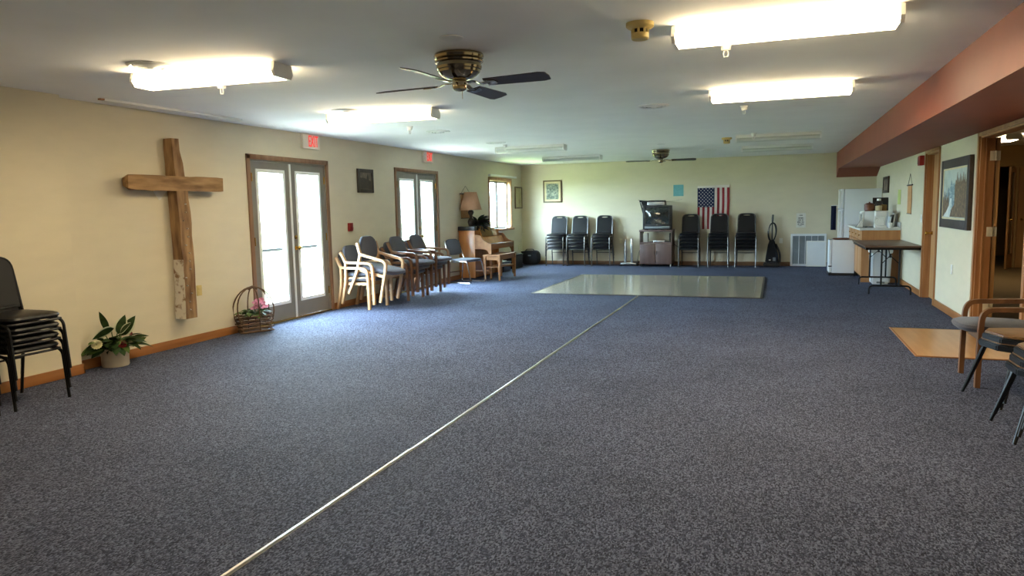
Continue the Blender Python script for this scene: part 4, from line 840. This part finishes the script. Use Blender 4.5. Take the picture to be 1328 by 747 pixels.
# flag
r = thing('national_flag', 'stars and stripes flag hung vertically on the far wall', 'flag', (-1.32, YF, 0))
x0, x1, zt, zb = -0.35, 0.35, 1.765, 0.83
def fy(x, z): return -0.014-0.008*math.sin(x*26+2*math.sin(z*2))*min(1, (1.8-z)*1.6)-0.004*math.sin(x*60)
for k in range(13):
    a = x0+(x1-x0)*k/13; b = x0+(x1-x0)*(k+1)/13; top = 1.33 if k < 7 else zt; bm = B(); g = []
    for i in range(13):
        z = top+(zb-top)*i/12; wob = 0.012*math.sin(z*5)*(1.77-z)*(1 if k > 6 else 0.3); g.append([bm.verts.new((a+(b-a)*j/3+wob, fy(a+(b-a)*j/3, z), z)) for j in range(4)])
    for i in range(12):
        for j in range(3): bm.faces.new((g[i][j], g[i][j+1], g[i+1][j+1], g[i+1][j]))
    obj('stripe', bm, M['flagred'] if k % 2 == 0 else M['flagwhite'], r, 80)
cxr = x0+(x1-x0)*7/13; bm = B(); g = []
for i in range(9): z = zt+(1.33-zt)*i/8; g.append([bm.verts.new((x0+(cxr-x0)*j/12, fy(x0+(cxr-x0)*j/12, z), z)) for j in range(13)])
for i in range(8):
    for j in range(12): bm.faces.new((g[i][j], g[i][j+1], g[i+1][j+1], g[i+1][j]))
cn = obj('canton', bm, M['flagblue'], r, 80)
bm = B()
for i in range(11):                       # 50 stars, canton hung vertically: 11 rows of 5 / 4
    for j in range(5 if i % 2 == 0 else 4):
        cx = x0+(cxr-x0)*((j+0.5)/5+(0 if i % 2 == 0 else 0.1)); cz = zt-(zt-1.33)*(i+0.5)/11; p = []
        for q in range(10):
            rr = 0.0155 if q % 2 == 0 else 0.0065; p.append((cx+rr*math.sin(q*PI/5), cz+rr*math.cos(q*PI/5)))
        if i in (0, 10) and False: continue
        vs = [bm.verts.new((x, fy(x, z)-0.002, z)) for x, z in p]; c = bm.verts.new((cx, fy(cx, cz)-0.0025, cz))
        for q in range(10): bm.faces.new((c, vs[q], vs[(q+1) % 10]))
obj('stars', bm, M['flagwhite'], cn, 0)['kind'] = 'stuff'
bm = B(); box(bm, x0, 0.05, -0.018, -0.006, zt, 1.815, 0.003); box(bm, 0.055, x1, -0.018, -0.006, zt, 1.825, 0.003); obj('heading', bm, M['flagwhite'], r)
# vacuum
r = thing('upright_vacuum', 'black upright vacuum cleaner standing at the far wall', 'vacuum', (-0.045, 16.98, 0))
bm = prism(B(), [(-0.175, -0.16), (0.175, -0.16), (0.16, 0.10), (-0.16, 0.10)], 'z', 0.015, 0.10, bev=0.015); obj('floor_head', bm, M['blackplastic'], r)
for s in (-1, 1): obj('wheel', lathe(B(), [(0.035, -0.012), (0.035, 0.012)], 14, (s*0.15, 0.06, 0.035), 'x'), M['blackplastic'], r)
bm = prism(B(), [(-0.14, 0.08), (0.15, 0.08), (0.13, 0.25), (0.075, 0.52), (0.03, 0.60), (-0.04, 0.60), (-0.08, 0.52), (-0.125, 0.22)], 'y', -0.09, 0.07, bev=0.03); obj('dust_bag', bm, M['darkcloth'], r)
obj('label', bx(0.02, 0.08, -0.094, -0.088, 0.13, 0.21), M['tealwall'], r); obj('label', bx(-0.06, -0.02, -0.094, -0.088, 0.14, 0.165), M['paper'], r)
obj('handle_pole', tube(B(), [(0.0, 0.0, 0.58), (0.0, 0.06, 1.0)], 0.012, 8), M['blackmetal'], r); obj('grip', tube(B(), [(0, 0.06, 0.97), (0.005, 0.075, 1.06), (0.01, 0.06, 1.14)], [0.018, 0.022, 0.018], 8), M['blackplastic'], r)
pts = [(0.075*math.sin(a*PI/12+0.1*(a//24))*(1+0.08*(a//24)), 0.015+0.012*(a//24), 0.76+0.20*math.cos(a*PI/12)) for a in range(73)]; obj('cord', tube(B(), pts, 0.012, 6), M['cord'], r)
obj('hose', tube(B(), fillet([(0.08, -0.02, 0.5), (0.17, -0.02, 0.3), (0.17, -0.03, 0.10)], 0.12), 0.02, 8), M['blackplastic'], r)
# notice: five lines, too small to be legible in the photograph
r = thing('notice_card', 'white notice card with black lettering above the air grille', 'sign', (0.545, YF, 1.0), PI)
bm = prism(B(), [(-0.095, -0.155), (0.10, -0.155), (0.095, 0.16), (-0.09, 0.165), (-0.10, 0.1)], 'y', 0.004, 0.007); obj('card', bm, M['paper'], r, 0)
bm = B(); rw = random.Random(5)
for z, hgt, words in ((0.115, 0.018, [(-0.03, 0.035)]), (0.055, 0.032, [(-0.045, 0.055)]), (0.01, 0.032, [(-0.05, -0.01), (0.005, 0.06)]), (-0.035, 0.034, [(-0.06, -0.005), (0.01, 0.075)]), (-0.078, 0.034, [(-0.06, 0.02), (0.035, 0.075)]), (-0.112, 0.010, [(-0.02, 0.045)])):
    for a, b in words:
        x = a
        while x < b-0.006:
            wd = rw.uniform(0.009, 0.014); hz = hgt*rw.uniform(0.8, 1); kind = rw.randrange(3)
            if kind == 0: box(bm, x, x+0.004, 0.007, 0.0078, z-hz/2, z+hz/2); box(bm, x, x+wd-0.002, 0.007, 0.0078, z-0.002, z+0.003); box(bm, x+wd-0.005, x+wd-0.002, 0.007, 0.0078, z-hz/2, z+hz/2)
            elif kind == 1: box(bm, x, x+0.004, 0.007, 0.0078, z-hz/2, z+hz/2); box(bm, x, x+wd-0.002, 0.007, 0.0078, z-hz/2, z-hz/2+0.005); box(bm, x, x+wd-0.002, 0.007, 0.0078, z+hz/2-0.005, z+hz/2)
            else: box(bm, x, x+wd-0.003, 0.007, 0.0078, z-hz/2, z+hz/2)
            x += wd
obj('lettering', bm, M['cord'], r, 0)
# air grille and leaning panel
r = thing('return_air_grille', 'white louvred return air grille low on the far wall', 'grille', (0.705, YF, 0.0), PI); hw = 0.365
bm = B()
for s in ((-hw, -hw+0.045, 0.0, 0.71), (hw-0.045, hw, 0.0, 0.71), (-hw+0.045, hw-0.045, 0.0, 0.05), (-hw+0.045, hw-0.045, 0.665, 0.71)): box(bm, s[0], s[1], 0.002, 0.03, s[2], s[3], 0.004)
obj('frame', bm, M['appliance'], r)
obj('backing', bx(-hw+0.04, hw-0.04, 0.0005, 0.004, 0.04, 0.67), M['dark'], r)
for k in range(1, 5): x = -hw+0.045+(2*hw-0.09)*k/5; obj('divider', bx(x-0.006, x+0.006, 0.004, 0.027, 0.05, 0.665), M['appliance'], r)
bm = B()
for k in range(40):
    z = 0.055+k*0.0153; prism(bm, [(0.004, z+0.010), (0.006, z+0.012), (0.024, z+0.002), (0.022, z)], 'x', -hw+0.045, hw-0.045)
obj('louvers', bm, M['greydark'], r, 0)['kind'] = 'stuff'
bm = bx(-0.205, 0.205, -0.008, 0.008, 0, 0.56, 0.003); xf(bm, Matrix.Rotation(math.radians(-8), 4, 'X'))
r = thing('access_panel', 'loose white framed panel leaning against the air grille', 'panel', (0.865, 17.075, 0.003)); obj('sheet', bm, M['appliance'], r)
bm = B()
for s in ((-0.205, -0.18, 0, 0.56), (0.18, 0.205, 0, 0.56), (-0.18, 0.18, 0, 0.025), (-0.18, 0.18, 0.535, 0.56)): box(bm, s[0], s[1], -0.014, -0.007, s[2], s[3], 0.002)
xf(bm, Matrix.Rotation(math.radians(-8), 4, 'X')); obj('rim', bm, M['white'], r)
# ------------------------------------------------------------------ kitchen corner
r = thing('refrigerator', 'white refrigerator standing sideways in the far right corner', 'refrigerator', (1.26, 16.2, 0))
obj('cabinet', bx(0.06, 0.74, 0, 0.72, 0.05, 1.645, 0.012), M['appliance'], r); obj('toe_grille', bx(0.07, 0.10, 0.02, 0.70, 0.0, 0.06), M['blackplastic'], r)
d1 = obj('freezer_door', bx(0.0, 0.055, 0, 0.72, 1.235, 1.65, 0.012), M['appliance'], r); d2 = obj('fridge_door', bx(0.0, 0.055, 0, 0.72, 0.06, 1.225, 0.012), M['appliance'], r)
obj('handle', bx(-0.05, 0.0, 0.01, 0.05, 1.26, 1.62, 0.012), M['white'], d1); obj('handle', bx(-0.05, 0.0, 0.01, 0.05, 0.68, 1.20, 0.012), M['white'], d2)
for y in (0.05, 0.67): obj('foot', bx(0.66, 0.72, y-0.02, y+0.02, 0, 0.052), M['blackplastic'], r)
r = thing('dark_blue_towel', 'dark blue cloth hanging beside the refrigerator door', 'towel', (1.145, 16.46, 1.315))
bm = B(); g = []
for i in range(9): g.append([bm.verts.new((-0.05+0.10*j/6, 0.012*math.sin(j*1.4+i*0.25), -0.50*i/8)) for j in range(7)])
for i in range(8):
    for j in range(6): bm.faces.new((g[i][j], g[i][j+1], g[i+1][j+1], g[i+1][j]))
bmesh.ops.solidify(bm, geom=list(bm.faces), thickness=0.012); obj('cloth', bm, M['royal'], r, 60); obj('hook', bx(-0.05, 0.115, -0.008, 0.008, -0.002, 0.012, 0.003), M['white'], r)
r = thing('mini_refrigerator', 'waist-high white mini refrigerator left of the counter', 'refrigerator', (0.985, 15.0, 0))
obj('cabinet', bx(0.05, 0.44, 0, 0.46, 0.05, 0.675, 0.008), M['appliance'], r); dd = obj('door', bx(0.0, 0.045, 0, 0.46, 0.06, 0.675, 0.008), M['appliance'], r); obj('base', bx(0.0, 0.44, 0.01, 0.45, 0.0, 0.05), M['blackplastic'], r)
obj('hinge', bx(-0.008, 0.05, -0.006, 0.02, 0.17, 0.19), M['blackplastic'], dd)
tag(obj('folded_cloth', cushion(B(), (1.20, 15.2, 0.693), (0.3, 0.25, 0.035), 0.5, 16, 6), M['brownpot']), 'brownish folded cloth on top of the mini refrigerator', 'cloth')
r = thing('base_cabinet', 'oak kitchen base cabinet with drawers along the right wall', 'cabinet', (1.42, 13.83, 0)); L = 2.32
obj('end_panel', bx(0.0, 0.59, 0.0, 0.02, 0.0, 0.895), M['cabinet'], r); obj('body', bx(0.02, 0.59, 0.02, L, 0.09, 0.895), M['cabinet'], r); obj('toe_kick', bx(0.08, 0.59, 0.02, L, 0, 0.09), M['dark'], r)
for k in range(4):
    a = 0.03+k*0.573; b = a+0.55
    d = obj('drawer', bx(0.0, 0.02, a, b, 0.73, 0.88, 0.004), M['cabinet'], r); obj('knob', lathe(B(), [(0.006, 0.0), (0.006, -0.012), (0.014, -0.02), (0.01, -0.028)], 10, (0, (a+b)/2, 0.805), 'x'), M['brass'], d)
    d = obj('door', bx(0.0, 0.02, a, b, 0.11, 0.715, 0.004), M['cabinet'], r); obj('knob', lathe(B(), [(0.006, 0.0), (0.006, -0.012), (0.014, -0.02), (0.01, -0.028)], 10, (0, b-0.05, 0.65), 'x'), M['brass'], d)
r = thing('worktop', 'pale laminate worktop over the oak base cabinet', 'counter', (1.38, 13.80, 0.896)); obj('slab', bx(0.0, 0.634, 0.0, 2.36, 0, 0.036, 0.006), M['counter'], r); obj('backsplash', bx(0.612, 0.633, 0.0, 2.36, 0.036, 0.13, 0.004), M['counter'], r)
WZ = 0.932
r = thing('microwave_oven', 'white microwave oven on the worktop', 'microwave', (1.47, 14.35, WZ))
obj('body', bx(0.03, 0.42, 0, 0.52, 0.015, 0.285, 0.012), M['appliance'], r); obj('door', bx(-0.005, 0.03, 0.0, 0.40, 0.02, 0.28, 0.014), M['white'], r); obj('door_window', bx(-0.008, -0.003, 0.07, 0.35, 0.07, 0.23), M['screen'], r); obj('control_panel', bx(0.0, 0.03, 0.405, 0.52, 0.02, 0.28, 0.004), M['tealwall'], r)
obj('handle', tube(B(), fillet([(-0.005, 0.02, 0.05), (-0.035, 0.02, 0.06), (-0.035, 0.02, 0.24), (-0.005, 0.02, 0.25)], 0.02), 0.008, 6), M['white'], r)
for x in (0.07, 0.38): obj('foot', bx(x-0.02, x+0.02, 0.03, 0.49, 0, 0.016), M['blackplastic'], r)
MZ = WZ+0.286
r = thing('lidded_basket', 'brown lidded jar on top of the microwave', 'jar', (1.60, 14.55, MZ)); obj('body', lathe(B(), [(0.07, 0), (0.085, 0.02), (0.085, 0.09), (0.08, 0.1)], 20), M['brownpot'], r); obj('lid', lathe(B(), [(0.088, 0.1), (0.088, 0.115), (0.05, 0.14), (0.012, 0.145), (0.014, 0.16), (0.002, 0.165)], 20), M['brownpot'], r)
r = thing('glass_jar', 'clear glass jar with white cap on the microwave', 'jar', (1.745, 14.5, MZ)); obj('body', lathe(B(), [(0.06, 0), (0.065, 0.02), (0.065, 0.12), (0.05, 0.165), (0.03, 0.185)], 20), M['clear'], r); obj('contents', lathe(B(), [(0.056, 0.005), (0.058, 0.09), (0.002, 0.095)], 16), M['matboard'], r); obj('cap', lathe(B(), [(0.034, 0.18), (0.034, 0.215), (0.002, 0.218)], 16), M['white'], r)
tag(obj('food_canister', lathe(B(), [(0.05, MZ), (0.05, MZ+0.1), (0.045, MZ+0.11), (0.002, MZ+0.112)], 16, (1.83, 14.52, 0)), M['book']), 'small tan canister right of the glass jar', 'canister')
tag(obj('serving_tray', xf(bx(-0.13, 0.13, -0.01, 0.01, 0, 0.24, 0.006), Matrix.Translation((1.81, 14.80, MZ)) @ Matrix.Rotation(math.radians(-8), 4, 'X')), M['blackplastic']), 'black tray standing behind the jars on the microwave', 'tray')
r = thing('coffee_maker', 'white drip coffee maker with glass carafe on the worktop', 'coffee maker', (1.72, 14.0, WZ))
obj('base', bx(-0.09, 0.09, -0.10, 0.12, 0, 0.035, 0.008), M['white'], r); obj('column', bx(-0.085, 0.085, 0.05, 0.12, 0.03, 0.22, 0.008), M['white'], r); obj('head', bx(-0.085, 0.085, -0.09, 0.12, 0.20, 0.29, 0.012), M['white'], r)
cf = obj('carafe', lathe(B(), [(0.055, 0.04), (0.065, 0.06), (0.06, 0.12), (0.042, 0.16), (0.045, 0.175)], 20, (0, -0.03, 0)), M['clear'], r); obj('handle', tube(B(), fillet([(-0.045, -0.06, 0.17), (-0.10, -0.09, 0.165), (-0.10, -0.09, 0.08), (-0.055, -0.06, 0.07)], 0.02), 0.009, 6), M['white'], cf)
tag(obj('white_mug', lathe(B(), [(0.03, WZ), (0.034, WZ+0.005), (0.036, WZ+0.09), (0.031, WZ+0.09), (0.029, WZ+0.01), (0.002, WZ+0.008)], 16, (1.86, 13.90, 0)), M['white']), 'white mug right of the coffee maker', 'mug')
r = thing('paper_napkin_holder', 'triangular clear napkin holder on the worktop corner', 'holder', (1.43, 14.28, WZ)); 
bm = prism(B(), [(-0.075, 0.0), (0.055, 0.0), (0.055, 0.006), (-0.075, 0.006)], 'y', -0.06, 0.06); obj('base', bm, M['blackplastic'], r)
bm = tube(B(), [(-0.07, -0.05, 0.006), (0.03, -0.05, 0.17), (0.05, -0.05, 0.006)], 0.004, 5, closed=True); tube(bm, [(-0.07, 0.05, 0.006), (0.03, 0.05, 0.17), (0.05, 0.05, 0.006)], 0.004, 5, closed=True); obj('wire_frame', bm, M['chrome'], r)
obj('napkins', prism(B(), [(-0.055, 0.007), (0.04, 0.007), (0.025, 0.13)], 'y', -0.04, 0.04), M['paper'], r, 0)
r = thing('leaning_boards', 'stack of cutting boards leaning between microwave and wall', 'board', (1.935, 14.2, WZ))
for k, m in enumerate(('paper', 'blackplastic', 'appliance')): bm = bx(-0.008, 0.008, -0.14, 0.14, 0, 0.25-0.03*k, 0.004); xf(bm, Matrix.Translation((-0.028*k-0.01, 0, 0.0)) @ Matrix.Rotation(math.radians(7), 4, 'Y')); obj('board', bm, M[m], r)
r = thing('towel_stand', 'slim chrome towel stand at the worktop end', 'stand', (1.955, 13.89, WZ)); obj('base', lathe(B(), [(0.045, 0), (0.045, 0.012), (0.01, 0.018)], 16), M['white'], r); obj('rod', tube(B(), [(0, 0, 0.01), (0, 0, 0.24)], 0.006, 8), M['darkframe'], r)
r = thing('trash_can', 'white step trash can under the folding table', 'bin', (1.69, 13.62, 0))
bm = prism(B(), [(-0.145, -0.12), (0.145, -0.12), (0.145, 0.12), (-0.145, 0.12)], 'z', 0, 0.52, bev=0.03)
for v in bm.verts:
    if v.co.z > 0.3: v.co.x *= 1.12; v.co.y *= 1.12
obj('body', bm, M['appliance'], r); obj('lid', bx(-0.175, 0.175, -0.145, 0.145, 0.52, 0.60, 0.025), M['white'], r); obj('pedal', bx(-0.06, 0.06, -0.15, -0.10, 0.02, 0.05, 0.006), M['tealwall'], r)
# folding table
r = thing('folding_table', 'brown topped folding table with black legs by the right wall', 'table', (1.635, 12.75, 0))
obj('tabletop', bx(-0.375, 0.375, -0.93, 0.93, 0.715, 0.738, 0.004), M['tabletop'], r)
bm = B(); box(bm, -0.36, 0.36, -0.91, -0.885, 0.68, 0.715); box(bm, -0.36, 0.36, 0.885, 0.91, 0.68, 0.715); box(bm, -0.36, -0.335, -0.91, 0.91, 0.68, 0.715); box(bm, 0.335, 0.36, -0.91, 0.91, 0.68, 0.715); obj('apron', bm, M['blackmetal'], r)
for s in (-1, 1):
    y = s*0.70
    obj('foot_rail', tube(B(), fillet([(-0.28, y, 0), (-0.28, y, 0.13), (0.28, y, 0.13), (0.28, y, 0)], 0.09, 6), 0.0125, 8), M['blackmetal'], r)
    for x in (-0.12, 0.12): obj('leg', tube(B(), [(x, y, 0.13), (x, y, 0.69)], 0.013, 8), M['blackmetal'], r)
    obj('crossbar', tube(B(), [(-0.30, y, 0.69), (0.30, y, 0.69)], 0.012, 8), M['blackmetal'], r)
    bm = tube(B(), [(-0.12, y, 0.46), (0.0, y-s*0.05, 0.58)], 0.006, 6); tube(bm, [(0.12, y, 0.46), (0.0, y-s*0.05, 0.58)], 0.006, 6); tube(bm, [(0, y-s*0.05, 0.56), (0, y-s*0.3, 0.70)], 0.007, 6); lathe(bm, [(0.016, 0.55), (0.016, 0.61)], 8, (0, y-s*0.05, 0)); obj('brace', bm, M['blackmetal'], r)
# right wall hangings
framed('dark_picture', 'small dark framed panel on right wall above the microwave', (XR, 15.68, 1.70), PI/2, 0.70, 0.31, 0.05, M['darkframe'], M['brownart'])
tag(obj('wall_note', bx(XR-0.004, XR-0.001, 13.98, 14.28, 1.33, 1.58), M['yellowpaper']), 'yellow-green paper strip on the right wall over the worktop', 'paper')
r = thing('fire_horn', 'red fire horn on the right wall above the oak door', 'alarm', (XR, 12.08, 1.965), PI/2); obj('body', bx(-0.09, 0.09, 0.001, 0.06, -0.07, 0.07, 0.008), M['red'], r); obj('lens', bx(-0.03, 0.03, 0.06, 0.075, -0.05, 0.05, 0.004), M['clear'], r)
r = thing('light_switch', 'pale light switch left of the closed oak door', 'switch', (XR, 12.02, 1.13), PI/2); obj('plate', bx(-0.037, 0.037, 0.0005, 0.007, -0.057, 0.057, 0.003), M['white'], r); obj('toggle', bx(-0.006, 0.006, 0.006, 0.018, -0.012, 0.012, 0.002), M['white'], r)
pr = framed('landscape_painting', 'large dark framed mountain river painting on the right wall', (XR, 9.86, 1.465), PI/2, 1.42, 0.82, 0.105, M['darkframe'], M['skyart'], 0.0, 0.045)
obj('liner', box(box(box(box(B(), -0.60, 0.60, 0.03, 0.041, 0.285, 0.302), -0.60, 0.60, 0.03, 0.041, -0.302, -0.285), -0.605, -0.585, 0.03, 0.041, -0.302, 0.302), 0.585, 0.605, 0.03, 0.041, -0.302, 0.302), M['matboard'], pr)
def layer(poly, y, m): obj('print', prism(B(), [(0.6-1.2*u, 0.275-0.55*v) for u, v in poly], 'y', 0.0345, y+0.0220), M[m], pr, 0)
layer([(0, 0.62), (0.15, 0.5), (0.25, 0.36), (0.3, 0.42), (0.36, 0.2), (0.42, 0.32), (0.48, 0.26), (0.58, 0.42), (0.7, 0.5), (1, 0.55), (1, 0.8), (0, 0.8)], 0.0145, 'mountart')
def trees(u0, u1, top, bot, n, seed):
    q = random.Random(seed); p = [(u0, bot)]
    for k in range(n):
        a = u0+(u1-u0)*k/n; b = u0+(u1-u0)*(k+0.5)/n; p += [(a, top+0.16+q.uniform(-.04, .06)), (b, top+q.uniform(-0.08, 0.10))]
    return p+[(u1, bot)]
layer(trees(0.0, 0.3, 0.48, 1.0, 5, 1), 0.0155, 'treeart'); layer(trees(0.52, 1.0, 0.12, 0.9, 8, 2), 0.0155, 'treeart')
layer([(0.34, 0.6), (0.4, 0.6), (0.42, 0.75), (0.36, 0.9), (0.34, 1.0), (0.05, 1.0), (0.2, 0.88), (0.3, 0.75)], 0.0165, 'riverart'); layer([(0.35, 1.0), (0.42, 0.82), (0.55, 0.72), (0.7, 0.8), (0.85, 0.74), (1, 0.85), (1, 1)], 0.017, 'treeart')
